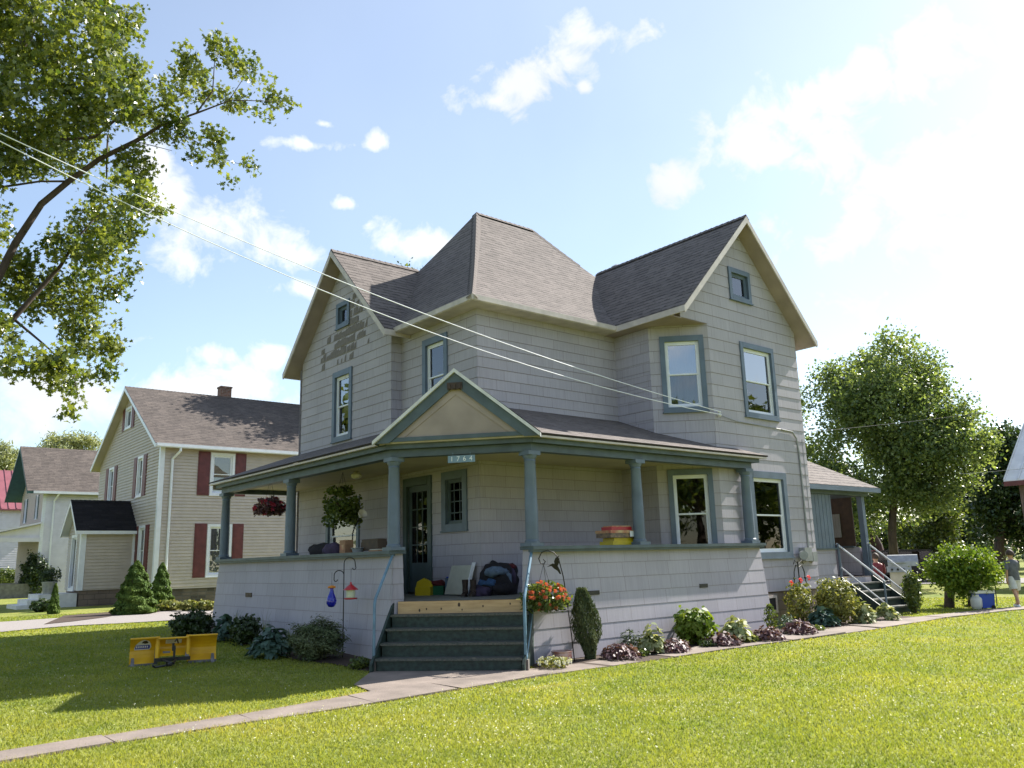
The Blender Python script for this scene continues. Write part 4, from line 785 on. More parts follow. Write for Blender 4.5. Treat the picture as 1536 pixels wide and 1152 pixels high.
mb.tube([(tk[0],tk[1],zt-.1),(tk[0]+.05,tk[1],zt+1.2),(tk[0]+.15,tk[1],zt+2.6),tuple(fk)],[.42,.34,.30,.24],14)
mb.tube([tuple(fk),tuple(at(-60,380,15.2)),tuple(at(-30,200,15.4)),tuple(at(40,60,15.5)),tuple(at(70,-60,15.5))],[.2,.17,.13,.09,.04],8)
limb([(-70,540,0),(-15,440,0),(23,365,0),(62,306,0),(103,272,-.1),(150,238,-.2),(203,212,-.3),(244,187,-.4),(294,170,-.6),(347,150,-.8),(410,152,-.9)],[.17,.13,.115,.105,.095,.085,.075,.05,.035,.02,.01])
limb([(294,170,-.6),(319,137,-.7),(322,90,-.8),(340,65,-.8)],[.03,.024,.014,.008]); limb([(103,272,-.1),(60,272,0),(0,281,.2),(-60,290,.3)],[.04,.035,.04,.05])
limb([(-60,215,.4),(0,213,.3),(80,210,.2),(141,206,.1),(172,181,0),(215,172,-.2),(260,150,-.4),(300,125,-.5)],[.09,.075,.065,.055,.045,.035,.02,.01])
limb([(60,130,.6),(94,103,.4),(125,90,.3),(160,73,.2),(178,19,.1)],[.05,.045,.04,.03,.012]); limb([(162,203,.1),(160,235,.1),(160,268,0)],[.035,.03,.025]); limb([(203,212,-.3),(258,226,-.3)],[.02,.008]); limb([(244,187,-.4),(290,210,-.5),(340,240,-.6),(372,250,-.7)],[.02,.015,.01,.006])
limb([(-60,560,.4),(20,478,.4),(90,400,.3),(120,352,.2),(150,320,.1)],[.12,.09,.06,.035,.015]); limb([(20,478,.4),(70,520,.3),(110,560,.2),(118,600,.2)],[.05,.03,.018,.006]); limb([(344,150,-.8),(370,110,-.8),(385,95,-.8)],[.015,.01,.005])
mb.build('trunk','bark',mapl,smooth=True)
# ================================================================== other trees
tA_=at(1340,846,40); cA=at(1285,665,40); cB=at(1385,690,39.5); cC=at(1330,590,40.5); cD=at(1425,650,39.5); k=FPX/depth(cA)
tree('broadleaf_tree','large round tree with yellow green top, right of the porch steps','tree',tA_[0],tA_[1],[(cA[0],cA[1],cA[2],122/k,122/k,135/k),(cB[0],cB[1],cB[2],88/k,90/k,92/k),(cC[0],cC[1],cC[2],95/k,95/k,92/k),(cD[0],cD[1],cD[2],48/k,50/k,62/k)],'leaf_tree',74000,.15,.17,bark='bark',ncl=22,clump=.36,spread=.24,sub=9)
for (u,vb,D,lst,m_,n,lab,ls) in (
  (1500,850,60,[(1505,745,62,105),(1535,720,40,90)],'leaf_dark',16000,'dark dense tree left of the barn at the right edge',.25),
  (1440,850,66,[(1440,790,50,70),(1470,720,35,60)],'leaf_dark',12000,'dark tree behind the round two stemmed bush',.27),
  (1325,850,52,[(1275,760,60,60),(1240,700,50,80)],'leaf_dark',14000,'dark tree close behind the side porch roof',.22),
  (1378,872,47,[(1385,800,42,38),(1415,770,30,40)],'leaf_mid',9000,'slender light green tree beside the parked cars',.17),
  (1560,860,75,[(1545,700,60,70),(1600,740,60,100)],'leaf_mid',9000,'tree behind the barn roof at far right',.28),
  (1250,850,75,[(1260,820,80,40),(1340,815,70,40),(1420,830,60,32)],'leaf_dark',14000,'low dark row of growth behind the parked cars',.28)):
    p=at(u,vb,D); cr=[]
    for (cu,cv,ru,rv) in lst:
        c=at(cu,cv,D); k=FPX/depth(c); cr.append((c[0],c[1],c[2],ru/k,ru/k,rv/k))
    tree('broadleaf_tree',lab,'tree',p[0],p[1],cr,m_,n,ls,.28 if D<70 else .2,ncl=10,clump=.42,spread=.3,sub=9,group='trees behind the yard')
tree('broadleaf_tree','tall tree behind the house whose tip shows over the roof valley','tree',12.5,24.2,[(11.3,24.2,12.3,3.3,3.2,3.2),(14.5,24.2,15.3,2.5,2.5,2.4)],'leaf_mid',26000,.2,.3,ncl=16,clump=.4,spread=.3,group='trees behind the yard')
for (u,v,ru,rv,D,lab) in ((115,672,48,22,85,'pale willow like tree showing above the white house roof'),(10,700,26,40,95,'pale tree above the red metal roof at the left edge'),(-60,690,50,60,90,'pale tree beyond the left edge')):
    c=at(u,v,D);k=FPX/depth(c); tree('broadleaf_tree',lab,'tree',c[0],c[1],[(c[0],c[1],c[2],ru/k,ru/k,rv/k)],'leaf_willow',7000,.35,.3,ncl=14,clump=.42,spread=.3,shape='long',group='pale trees on the left')
for (x,y,h,lab) in ((-32,-4,11,'street tree far to the left of the photographer'),(-28,-24,12,'street tree behind the photographer on the left'),(-8,-38,13,'street tree straight behind the photographer'),(12,-36,12,'street tree behind the photographer on the right'),(34,-30,12,'street tree beyond the right of the front lawn'),(-34,16,11,'street tree beyond the left of the driveway'),(-23,-31,12,'street tree diagonally behind the photographer'),(-15,-27,11,'smaller street tree directly behind the photographer'),(33,-21,12,'street tree out of view beyond the boy'),(44,-27,13,'farther street tree out of view beyond the boy'),(-13,21,11,'tree by the driveway just left of the view')):  # unseen trees, added to mirror in the windows and cover the bright horizon
    tree('unseen_tree',lab,'tree',x,y,[(x,y,h*.6,4.4,4.4,h*.38)],'leaf_mid',5200,.42,.3,group='street trees outside the view',ncl=14,clump=.45,spread=.4)
wc=[];wr=[]
for a in np.linspace(math.radians(2),math.radians(100),64):
    D=rng.uniform(105,135); hh=rng.uniform(3.2,5.2); wc.append((CP[0]+math.cos(a)*D,CP[1]+math.sin(a)*D,hh*.75)); wr.append((6,6,hh*.8))
P,t=clumped(wc,wr,16000,sub=8,spread=.7); wd_=leaves('woodland','leaf_dark',P,.7,None,'quad',tint=t); kind(tag(wd_,'far low band of woodland on the horizon','woodland'),'stuff')
# ================================================================== shrubs and bed plants
def plant(name,label,cat,u,vb,wpx,hpx,mt,n,ls,form='round',group=None,shape='quad',flowers=None,lean=0,up=.4,deep=1.,stem=True,base=None,ax=None):
    p=base if base is not None else on(u,vb); 
    if -1<p[0]<6.3 and -2.48<p[1]<-.5: p=PY(u,vb,-2.48); p[2]=H(p[0],p[1])
    k=FPX/depth(p); w=wpx/k/2; h=hpx/k; x,y,z=p; T_=thing(name,label,cat,(x,y,z-.01),group)
    d=rng.normal(size=(n,3)); d/=np.linalg.norm(d,axis=1)[:,None]; r=rng.uniform(.3,1,n)**.45
    st=None; out=None; lump=1+.2*np.sin(d[:,0]*5+u)*np.cos(d[:,1]*6+u*2)+.13*np.sin(d[:,2]*9+d[:,0]*4+u)+.12*(rng.uniform(0,1,n)**6)*3
    if form=='round':
        P=d*(r*lump)[:,None]*np.array([w,w*deep,h*.5])*.88+np.array([0,0,h*.5]); out=d*.8
    elif form=='cone':
        t=rng.uniform(0,1,n)**1.35; a=rng.uniform(0,6.283,n); prof=(1-t)**.62*np.minimum(1,.8+t*3); rr=w*prof*(.9+.12*np.sin(a*5+t*14)+.1*np.sin(t*38+a*2))*rng.uniform(.82,1.02,n); P=np.stack([np.cos(a)*rr,np.sin(a)*rr,t*h],1); out=np.stack([np.cos(a),np.sin(a),.4+0*a],1)*1.2
    elif form=='column':
        t=rng.uniform(0,1,n); a=rng.uniform(0,6.283,n); prof=np.sqrt(np.sin(np.clip(t*.9+.08,0,1)*math.pi)); prof=np.maximum(np.where(t<.35,prof*(.5+t*1.4),prof),.38); rr=w*1.15*prof*rng.uniform(.3,1,n)**.5*(1+.2*np.sin(a*4+t*9)); P=np.stack([np.cos(a)*rr-lean*(t),np.sin(a)*rr,t*h],1); st=np.tile([0,0,2.],(n,1)); out=np.stack([np.cos(a),np.sin(a),0*a],1)*.7; up=0
    elif form=='mound':
        a=rng.uniform(0,6.283,n); rr=rng.uniform(0,1,n)**.6; P=np.stack([np.cos(a)*rr*w,np.sin(a)*rr*w*deep,h*np.sqrt(np.clip(1-rr**2,0,1))*rng.uniform(.3,1.1,n)*(1+.25*np.sin(a*3+u))+.02],1); st=np.stack([np.cos(a),np.sin(a),.6-rr],1)*1.5; out=np.stack([np.cos(a)*.6,np.sin(a)*.6,1+0*a],1)
    elif form=='fan':
        mb=MB(); 
        for i in range(n):
            a=random.uniform(0,6.283); L_=h*random.uniform(.7,1.15); sp=w*random.uniform(.3,1.1); pts=[(x,y,z)]
            for q_ in range(1,6): t=q_/5; pts.append((x+math.cos(a)*sp*t**1.3,y+math.sin(a)*sp*t**1.3,z+L_*(t*1.5-t*t*.75)))
            sd=Vector((-math.sin(a),math.cos(a),0))
            for q_ in range(5):
                w0=ls*(1-(q_/5)**2)*.5;w1=ls*(1-((q_+1)/5)**2)*.5; A=Vector(pts[q_]);B=Vector(pts[q_+1]); mb.face([A-sd*w0,A+sd*w0,B+sd*w1,B-sd*w1])
        o=mb.build('foliage',mt,T_); at2=o.data.attributes.new('tint','FLOAT','FACE'); at2.data.foreach_set('value',np.clip(rng.normal(.5,.2,len(o.data.polygons)),0,1).astype(np.float32)); P=None
    if P is not None:
        t=.5+.35*np.sin(P[:,0]*9/w*.3+P[:,2]*7/h)*.5
        leaves('foliage',mt,P+np.array([x,y,z]),ls,T_,shape,up=up,tint=t,out=out,stand=st)
    if stem:
        mb=MB()
        for i in range(5): a=i*1.26+.3; mb.tube([(x+.03*math.cos(a),y+.03*math.sin(a),z-.02),(x+w*.25*math.cos(a),y+w*.25*math.sin(a),z+h*.35),(x+w*.5*math.cos(a)-(lean*.5 if lean else 0),y+w*.5*math.sin(a),z+h*.65)],[.012+h*.008,.01,.005],5)
        mb.build('stem','bark',T_)
    if flowers:
        fm,nf,fs,spots=flowers; proto=None
        for i in range(nf):
            if spots: s_=spots[i]; fp=hit(s_[0],s_[1],Fv,float(Fv@(np.array(p)-Fv*w*.6))) 
            else: a=rng.normal(size=3); a/=np.linalg.norm(a); a[2]=abs(a[2])*.9; a-=np.array([Fv[0],Fv[1],0])*.4; a/=np.linalg.norm(a); fp=np.array([x+a[0]*w*1.02,y+a[1]*w*1.02,z+h*.5+a[2]*h*.52])
            if proto is None:
                F0=np.tile(np.array(fp),(14,1))+rng.normal(size=(14,3))*fs*.32; proto=leaves('flower',fm,F0,fs,T_,'oval',up=.6); base0=np.array(fp)
            else:
                c=proto.copy(); COL.objects.link(c); c.parent=T_; c.location=Vector(tuple(np.array(fp)-base0))
    return T_
plant('dwarf_spruce','larger cone shaped dwarf spruce in front of the tan house','shrub',201,922,66,78,'leaf_spruce',9000,.085,'cone',group='cone shaped dwarf spruces')
plant('dwarf_spruce','slimmer cone shaped dwarf spruce at the tan house corner, behind the larger one','shrub',240,912,40,66,'leaf_spruce',6000,.08,'cone',group='cone shaped dwarf spruces')
plant('dwarf_spruce','tiny narrow cone shrub beside the pale steps at far left','shrub',80,921,17,44,'leaf_spruce',2500,.07,'cone',group='cone shaped dwarf spruces')
plant('round_shrub','dark clipped ball shrub in front of the white house','shrub',52,896,46,66,'leaf_dark',7000,.13,'round')
plant('round_shrub','low leafy shrub cut by the left edge of the photo','shrub',8,892,54,40,'leaf_mid',5000,.12,'round')
plant('low_shrub','dark low shrub between the tiny cone and the pale steps','shrub',62,918,30,18,'leaf_dark',1500,.1,'round')
for i,(u,w_) in enumerate(((255,34),(283,30),(308,28))): plant('low_shrub',['pale leafed low shrub nearest the dwarf spruces','pale leafed low shrub in the middle of the tan house bed','pale leafed low shrub closest to the grey porch corner'][i],'shrub',u,917,w_,16,'leaf_yellowgreen',1500,.09,'round',group='pale low shrubs along the tan house',stem=False)
plant('round_shrub','dark green bush behind the yellow snow plow at the porch corner','bush',287,956,62,38,'leaf_dark',4200,.075,'round')
plant('round_shrub','wide grey green bush left of the double iron hook','bush',476,990,84,60,'leaf_juniper',9000,.06,'round',shape='long',up=1.2)
plant('flowering_plant','dark leaved plant with a few reddish tips against the left porch wall','plant',368,968,50,44,'leaf_dark',1500,.07,'round')
plant('hosta','blue green hosta between the reddish plant and the wide bush','plant',405,986,62,34,'leaf_blue',420,.15,'mound',shape='oval')
plant('hosta','broad dark hosta at the far left end of the porch bed','plant',338,962,34,30,'leaf_blue',260,.15,'mound',shape='oval')
plant('daylily','arching strap leaves rising behind the blue green hosta','plant',436,980,44,44,'leaf_mid',46,.022,'fan',stem=False)
plant('daylily','thin flower stalks near the far end of the left porch wall','plant',352,965,30,62,'leaf_mid',14,.012,'fan',stem=False)
plant('low_plant','small weedy plant beside the left foot of the porch steps','plant',540,1004,34,18,'leaf_mid',420,.05,'round',stem=False)
plant('juniper','tall narrow grey green juniper leaning by the hook with orange flowers','shrub',886,984,34,104,'leaf_juniper',9000,.055,'column',shape='long',lean=.14)
plant('white_flowers','low cushion of small white flowers by the step rail','flowers',832,1003,50,18,'leaf_yellowgreen',900,.035,'round',flowers=('petal_white',16,.03,None),stem=False)
hg='purple leaved coral bells along the path'
for (u,v,w_,h_,l) in ((932,989,60,17,'low purple coral bells clump nearest the juniper'),(1010,979,54,14,'purple coral bells just left of the bright green hydrangea'),(1084,969,54,14,'purple coral bells just right of the bright green hydrangea'),(1152,961,50,15,'purple coral bells under the basement window'),(1200,952,54,15,'purple coral bells in front of the red rose')):
    plant('coral_bells',l,'plant',u,v,w_,h_,'leaf_purple',420,.075,'mound',group=hg,shape='oval',stem=False)
plant('fern','dark green feathery clump behind the nearest purple coral bells','plant',948,975,44,28,'leaf_dark',420,.08,'mound',shape='long',stem=False)
hh_='variegated hostas in the front bed'
for (u,v,w_,h_,l) in ((978,981,40,32,'yellow edged hosta beside the dark feathery clump'),(1105,964,50,28,'cream edged hosta in the middle of the front bed'),(1298,936,30,22,'cream leaved hosta left of the side steps'),(1330,931,34,18,'cream leaved hosta at the foot of the side steps')):
    plant('hosta',l,'plant',u,v,w_,h_,'leaf_variegated',260,.13,'mound',group=hh_,shape='oval',stem=False)
plant('hosta','blue green hosta under the yellow green shrub','plant',1235,940,42,22,'leaf_blue',260,.14,'mound',shape='oval',stem=False)
for (u,v,w_,h_,m_,l) in ((962,985,26,12,'leaf_mid','tiny green seedlings at the path edge beside the dark feathery clump'),(1062,972,24,12,'leaf_dark','tiny dark seedlings at the path edge under the hydrangea'),(1128,964,26,12,'leaf_mid','tiny green seedlings between the cream edged hosta and the slender shrub'),(1225,948,26,10,'leaf_mid','tiny green seedlings at the path edge under the blue hosta')):
    plant('low_plant',l,'plant',u,v,w_,h_,m_,260,.045,'round',group='small seedlings along the path',stem=False)
plant('daylily','thin upright flower stalks between the reddish plant and the blue green hosta','plant',395,975,34,74,'leaf_mid',12,.010,'fan',stem=False)
plant('hydrangea','bright green hydrangea bush with large glossy leaves','bush',1043,967,62,54,'leaf_lime',950,.115,'round',shape='oval',up=.9)
plant('slender_shrub','small upright green shrub in front of the basement window','shrub',1158,950,16,42,'leaf_mid',420,.05,'column',stem=True)
plant('silver_plant','fine grey leaved plant right of the basement window','plant',1180,950,26,28,'leaf_blue',520,.05,'round',shape='long',stem=False)
plant('rose_bush','yellow leaved rose bush with three red blooms under the iron trellis','bush',1202,938,46,66,'leaf_yellowgreen',900,.075,'round',flowers=('petal_red',3,.05,[(1187,873),(1201,869),(1213,865)]))
plant('yellow_shrub','dense yellow green shrub left of the side steps','bush',1258,936,70,68,'leaf_yellowgreen',3600,.065,'round')
plant('climbing_shrub','narrow green shrub just right of the side steps','shrub',1373,920,28,66,'leaf_mid',1500,.075,'round')
# round bush on two stems
p1=on(1424,912);p2=on(1458,911); c=at(1447,853,math.hypot(p1[0]-CP[0],p1[1]-CP[1])); k=FPX/depth(c)
T_=thing('round_bush','wide round bush on two bare stems beside the blue cooler','bush',tuple(p1)); 
cc=[];rr=[]
for i in range(22): d=rng.normal(size=3);d/=np.linalg.norm(d);f=rng.uniform(.3,.8);cc.append(c+d*f*np.array([48,48,38])/k);rr.append(np.array([24,24,18])/k)
P,t=clumped(cc,rr,10000,sub=6,spread=.07); leaves('crown','leaf_lime',P,.085,T_,'quad',tint=t-.15)
mb=MB(); mb.tube([tuple(p1),tuple(at(1424,875,26.5)),tuple(at(1430,850,26.5))],[.13,.12,.06],8); mb.tube([tuple(p2),tuple(at(1459,885,26.3)),tuple(at(1470,855,26.3))],[.11,.1,.05],8); mb.tube([tuple(at(1457,900,26.3)),tuple(at(1445,870,26.3))],[.06,.04],6); mb.build('trunk','bark',T_,smooth=True)
# ================================================================== TAN NEIGHBOUR HOUSE
X0,Y0=.25,20.5; nb=thing('tan_house','tan sided two storey house with dark red shutters left of the porch','house',(X0,Y0,.7)); ZE2,ZR2=6.38,9.45; YC=25.05; HWd=4.9
def lap(name,parent,planes,exp,mt): 
    mb=MB()
    for (pl_,poly,holes_) in planes: siding(mb,pl_[0],pl_[1],pl_[2],poly,exp,z0=.0,holes=holes_,proud=.03)
    return mb.build(name,mt,parent)
pn=plane((0,Y0,0),(1,0,0),(0,-1,0)); pg_=plane((X0,0,0),(0,1,0),(-1,0,0)); hs=[];hg_=[]
def shutter(parent,pl_,h0,h1,z0,z1,mt='shutter_red'):
    mb=MB(); mb.obox(*pl_,h0,h1,z0,z1,.02,.045)
    for a,b in ((z0+.06,(z0+z1)/2-.04),((z0+z1)/2+.04,z1-.06)): mb.obox(*pl_,h0+.05,h1-.05,a,b,.045,.055)
    mb.build('shutter',mt,parent)
for (a,b,c,d,cur) in ((2.16,3.14,4.50,6.20,None),(2.16,3.14,1.33,3.36,'curtain_white'),(6.6,7.5,4.5,6.2,None),(6.6,7.5,1.33,3.36,None)):
    hs.append(window(nb,pn,a,b,c,d,.09,trim='white_vinyl',glass_='window_glass',curtain=cur,cur_cover=.55)); shutter(nb,pn,a-.50,a-.03,c-.02,d+.02); shutter(nb,pn,b+.03,b+.47,c-.02,d+.02)
for (a,b,c,d) in ((22.72,23.50,4.57,6.24),(27.05,27.9,4.57,6.22),(21.85,22.7,1.45,3.38)):
    hg_.append(window(nb,pg_,a,b,c,d,.09,trim='white_vinyl')); shutter(nb,pg_,b+.03,b+.5,c,d); shutter(nb,pg_,a-.5,a-.03,c,d)
hg_.append(window(nb,pg_,24.9,25.85,7.70,8.65,.09,trim='white_vinyl',double=False)); shutter(nb,pg_,25.88,26.25,7.65,8.65); shutter(nb,pg_,24.45,24.87,7.65,8.65)
sl=(ZR2-ZE2)/HWd; rz=lambda y:ZR2-abs(y-YC)*sl
lap('wall',nb,[(pn,[(X0,.92),(12.5,.92),(12.5,6.35),(X0,6.35)],hs),(pg_,[(Y0,.92),(29.6,.92),(29.6,rz(29.6)-.1),(YC,ZR2-.12),(Y0,rz(Y0)-.1)],hg_),(plane((12.5,0,0),(0,1,0),(1,0,0)),[(Y0,.92),(29.6,.92),(29.6,6.5),(Y0,6.5)],[])],.125,'vinyl_tan')
mb=MB(); mb.box((X0+.04,Y0+.04,.1),(12.4,Y0+.3,.915)); mb.box((X0+.04,Y0+.3,.1),(X0+.3,29.5,.915)); mb.build('foundation','field_stone',nb)
gable_roof(nb,'x',X0-.35,12.9,YC,HWd,ZR2,ZE2,'roof_shingle_old','white_vinyl',soff='vinyl_tan')
mb=MB(); mb.box((X0-.05,Y0-.05,.92),(X0+.12,Y0-.0,6.3)); mb.box((X0-.05,Y0-.0,.92),(X0-.0,Y0+.12,6.3)); mb.build('corner_board','white_vinyl',nb)
mb=MB(); mb.box((X0-.3,Y0-.42,6.28),(12.9,Y0-.30,6.40)); mb.build('gutter','white_vinyl',nb)
mb=MB(); mb.tube([(.85,Y0-.36,6.3),(.85,Y0-.36,6.15),(.66,Y0-.06,5.85),(.66,Y0-.06,1.0)],.05,8); mb.build('downspout','white_vinyl',nb)
mb=MB(); cx_=float(PY(331,598,YC)[0]); mb.box((cx_,YC,8.8),(cx_+.5,YC+.45,9.92)); mb.box((cx_-.03,YC-.03,9.92),(cx_+.53,YC+.48,9.99)); mb.build('chimney','brick_red',nb)
mb=MB(); mb.tube([(9.0,Y0+.6,6.6),(9.0,Y0+.6,7.25)],.07,10); mb.build('vent_pipe','black_paint',nb)
mb=MB(); mb.box((3.9,Y0-.15,.95),(4.25,Y0-.03,1.12)); mb.build('dryer_vent','vinyl_white',nb)
# enclosed entry
pv=PX(205,800,X0); VY=float(pv[1]); VX=float(PY(124,800,VY)[0]); VB=VY+2.2; VZ=3.22
vs=plane((0,VY,0),(1,0,0),(0,-1,0)); vf=plane((VX,0,0),(0,1,0),(-1,0,0))
hd=window(nb,vf,VY+.65,VY+1.55,.95,3.1,.1,trim='white_vinyl',double=False,name='entry_door',glass_='window_glass')
lap('entry_wall',nb,[(vs,[(VX,.95),(X0,.95),(X0,VZ),(VX,VZ)],[]),(vf,[(VY,.95),(VB,.95),(VB,VZ),((VY+VB)/2,VZ+1.05),(VY,VZ)],[hd])],.125,'vinyl_tan')
gable_roof(nb,'x',VX-.28,X0,(VY+VB)/2,1.1+.22,VZ+1.22,VZ-.02,'roof_shingle_black','white_vinyl',thick=.08,soff='white_vinyl',name='entry_roof')
mb=MB(); mb.box((VX-.05,VY-.05,.95),(VX+.14,VY,VZ-.1)); mb.box((VX-.05,VY,.95),(VX,VY+.14,VZ-.1)); mb.box((X0-.14,VY-.05,.95),(X0,VY,VZ-.1)); mb.build('entry_trim','white_vinyl',nb)
mb=MB(); mb.box((VX+.05,VY+.05,.1),(X0,VY+.3,.945)); mb.box((VX+.05,VY+.3,.1),(VX+.3,VB,.945)); mb.build('entry_foundation','block_foundation',nb)
mb=MB(); mb.box((VX-1.3,VY+.1,.2),(VX,VB-.1,.86)); mb.box((VX-1.65,VY+.1,.2),(VX-1.3,VB-.1,.68)); mb.box((VX-2.0,VY+.1,.2),(VX-1.65,VB-.1,.50)); mb.build('entry_steps','white_paint',nb)
pt=thing('potted_plant','leafy plant in a grey tub on the pale entry steps','plant',(VX-.9,VY+.5,.86)); mb=MB(); mb.lathe((VX-.9,VY+.5,.86),[(.2,0),(.26,.42),(.28,.42),(.28,.46)],14); mb.build('pot','galv',pt); P=np.array([VX-.9,VY+.5,1.55])+np.clip(rng.normal(size=(700,3)),-1.6,1.6)*np.array([.2,.2,.13]); leaves('foliage','leaf_dark',P,.12,pt,'long',up=.2)
# ================================================================== WHITE HOUSE and RED ROOF HOUSE
cw=at(66,740,54); WX,WY=float(cw[0]),float(cw[1]); wh=thing('white_house','white house with grey roof and dark green shutters, left of the tan house','house',(WX,WY,.9)); ez=float(at(66,738,54)[2]); rk_=PX(42,671,WX-.5); RYc=float(rk_[1]); RZc=float(rk_[2]); hwd=RYc-WY+.4
pw_=plane((0,WY,0),(1,0,0),(0,-1,0)); pwg=plane((WX,0,0),(0,1,0),(-1,0,0)); slw=(RZc-ez)/hwd; rz2=lambda y:RZc-abs(y-RYc)*slw; hw_=[];hw2=[]
for (u0,u1,v0,v1) in ((36,42,749,785),(53,59,742,779)):
    a=PX(u1,v0,WX);b=PX(u0,v1,WX); hw2.append(window(wh,pwg,float(a[1]),float(b[1]),float(b[2]),float(a[2]),.08,trim='white_vinyl',double=True)); m_=float(b[1]-a[1]); shutter(wh,pwg,float(a[1])-.4*m_,float(a[1])-.02,float(b[2]),float(a[2]),'shutter_green'); shutter(wh,pwg,float(b[1])+.02,float(b[1])+.4*m_,float(b[2]),float(a[2]),'shutter_green')
a=PX(50,707,WX); hw2.append(window(wh,pwg,RYc-.6,RYc+.5,RZc-2.6,RZc-1.2,.12,trim='shutter_green',double=False))
lap('wall',wh,[(pw_,[(WX,.3),(WX+9,.3),(WX+9,ez),(WX,ez)],[])],.13,'vinyl_white'); lap('gable_wall',wh,[(pwg,[(WY,.3),(2*RYc-WY,.3),(2*RYc-WY,rz2(WY)-.1),(RYc,RZc-.15),(WY,rz2(WY)-.1)],hw2)],.13,'vinyl_tan')
gable_roof(wh,'x',WX-.9,WX+9.3,RYc,hwd,RZc,ez,'roof_shingle_old','shutter_green',soff='shutter_green')
mb=MB(); mb.box((WX-.6,WY-.5,ez-.12),(WX+9.3,WY-.38,ez+.02)); mb.build('gutter','white_vinyl',wh); mb=MB(); mb.box((WX-.03,WY-.03,.9),(WX+.14,WY,ez-.1)); mb.build('corner_board','white_vinyl',wh); mb=MB(); mb.tube([(WX+.7,WY-.44,ez-.1),(WX+.55,WY-.07,ez-.5),(WX+.55,WY-.07,1)],.05,6); mb.build('downspout','white_vinyl',wh)
mb=MB(); z1=float(PX(62,783,WX)[2]); 
mb.prism([(WX-3.2,WY-.3,z1-.75),(WX,WY-.3,z1),(WX,WY+7,z1),(WX-3.2,WY+7,z1-.75)],(0,0,-.1)); mb.build('porch_roof','vinyl_white',wh)
mb=MB(); mb.box((WX-3.0,WY,z1-1.1),(WX-2.85,WY+6.8,z1-.84)); mb.box((WX-3.,WY-.1,z1-1.1),(WX,WY+.03,z1-.86)); mb.prism([(WX-2.9,WY+.0,z1-.86),(WX,WY+.0,z1-.86),(WX,WY+.0,z1-.12)],(0,.05,0)); mb.build('porch_beam','vinyl_white',wh)
for y in (WY+.05,WY+3.2,WY+6.5):
    mb=MB(); mb.tube([(WX-2.92,y,.95),(WX-2.92,y,z1-1.05)],.08,10); mb.build('porch_column','white_paint',wh)
mb=MB(); mb.box((WX-3.,WY,.3),(WX,WY+6.8,1.12)); mb.build('porch_floor','porch_floor_paint',wh)
mb=MB()
for i in range(-8,12):
    for s in (1,-1):
        p0=Vector((WX-2.6,WY+3.3+i*.18,1.3)); mb.tube([p0,p0+Vector((0,s*1.2,1.9))],.018,4)
mb.build('lattice','white_paint',wh)
mb=MB(); mb.box((WX-3.,WY+.1,1.9),(WX-2.93,WY+3.1,1.97))
for i in range(14): mb.box((WX-2.98,WY+.2+i*.21,1.15),(WX-2.95,WY+.23+i*.21,1.9))
mb.build('porch_rail','black_iron',wh)
cr_=at(30,764,66); rx,ry=float(cr_[0]),float(cr_[1]); rz_=float(cr_[2]); rh=thing('red_roof_house','small white house with a red metal roof at the left edge','house',(rx-6,ry,1)); 
lap('wall',rh,[(plane((0,ry,0),(1,0,0),(0,-1,0)),[(rx-9,.3),(rx+3,.3),(rx+3,rz_-.05),(rx-9,rz_-.05)],[])],.15,'vinyl_white')
tp=PY(20,706,ry+3.2); mb=MB(); mb.prism([(rx-9,ry-.3,rz_),(rx+3,ry-.3,rz_),(rx+3,ry+3.2,float(tp[2])),(rx-9,ry+3.2,float(tp[2]))],(0,0,-.1))
for i in range(26): x=rx-9+i*.46; mb.prism([(x,ry-.3,rz_+.01),(x+.05,ry-.3,rz_+.01),(x+.05,ry+3.2,float(tp[2])+.01),(x,ry+3.2,float(tp[2])+.01)],(0,0,.05))
mb.build('roof','metal_roof_red',rh)
# ================================================================== BARN at the right edge
bp_=at(1505,721,37); bx,by,bz=map(float,bp_); ba=thing('barn','weathered brown barn with a pale metal roof at the right edge','barn',(bx+3,by-4,H(bx,by)))
mb=MB(); mb.prism([(bx,by,bz),(bx,by-9,bz),(bx+4,by-9,bz+3.2),(bx+4,by,bz+3.2)],(0,0,-.1)); mb.prism([(bx+8,by,bz),(bx+8,by-9,bz),(bx+4,by-9,bz+3.2),(bx+4,by,bz+3.2)],(0,0,-.1))
for i in range(19): y=by-i*.5; mb.prism([(bx,y,bz+.01),(bx,y-.04,bz+.01),(bx+4,y-.04,bz+3.21),(bx+4,y,bz+3.21)],(0,0,.04))
mb.build('roof','metal_roof_white',ba)
mb=MB(); mb.prism([(bx+.45,by-.35,0),(bx+7.5,by-.35,0),(bx+7.5,by-.35,bz),(bx+4,by-.35,bz+2.8),(bx+.45,by-.35,bz)],(0,-8,0)); mb.build('wall','barn_board',ba)
mb=MB(); mb.box((bx-.02,by-9,bz-.22),(bx+.03,by,bz-.04)); mb.build('eave_board','shutter_red',ba)
mb=MB(); mb.box((bx+.40,by-2.5,1.2),(bx+.449,by-1.5,2.3)); mb.build('window','dark_interior',ba)
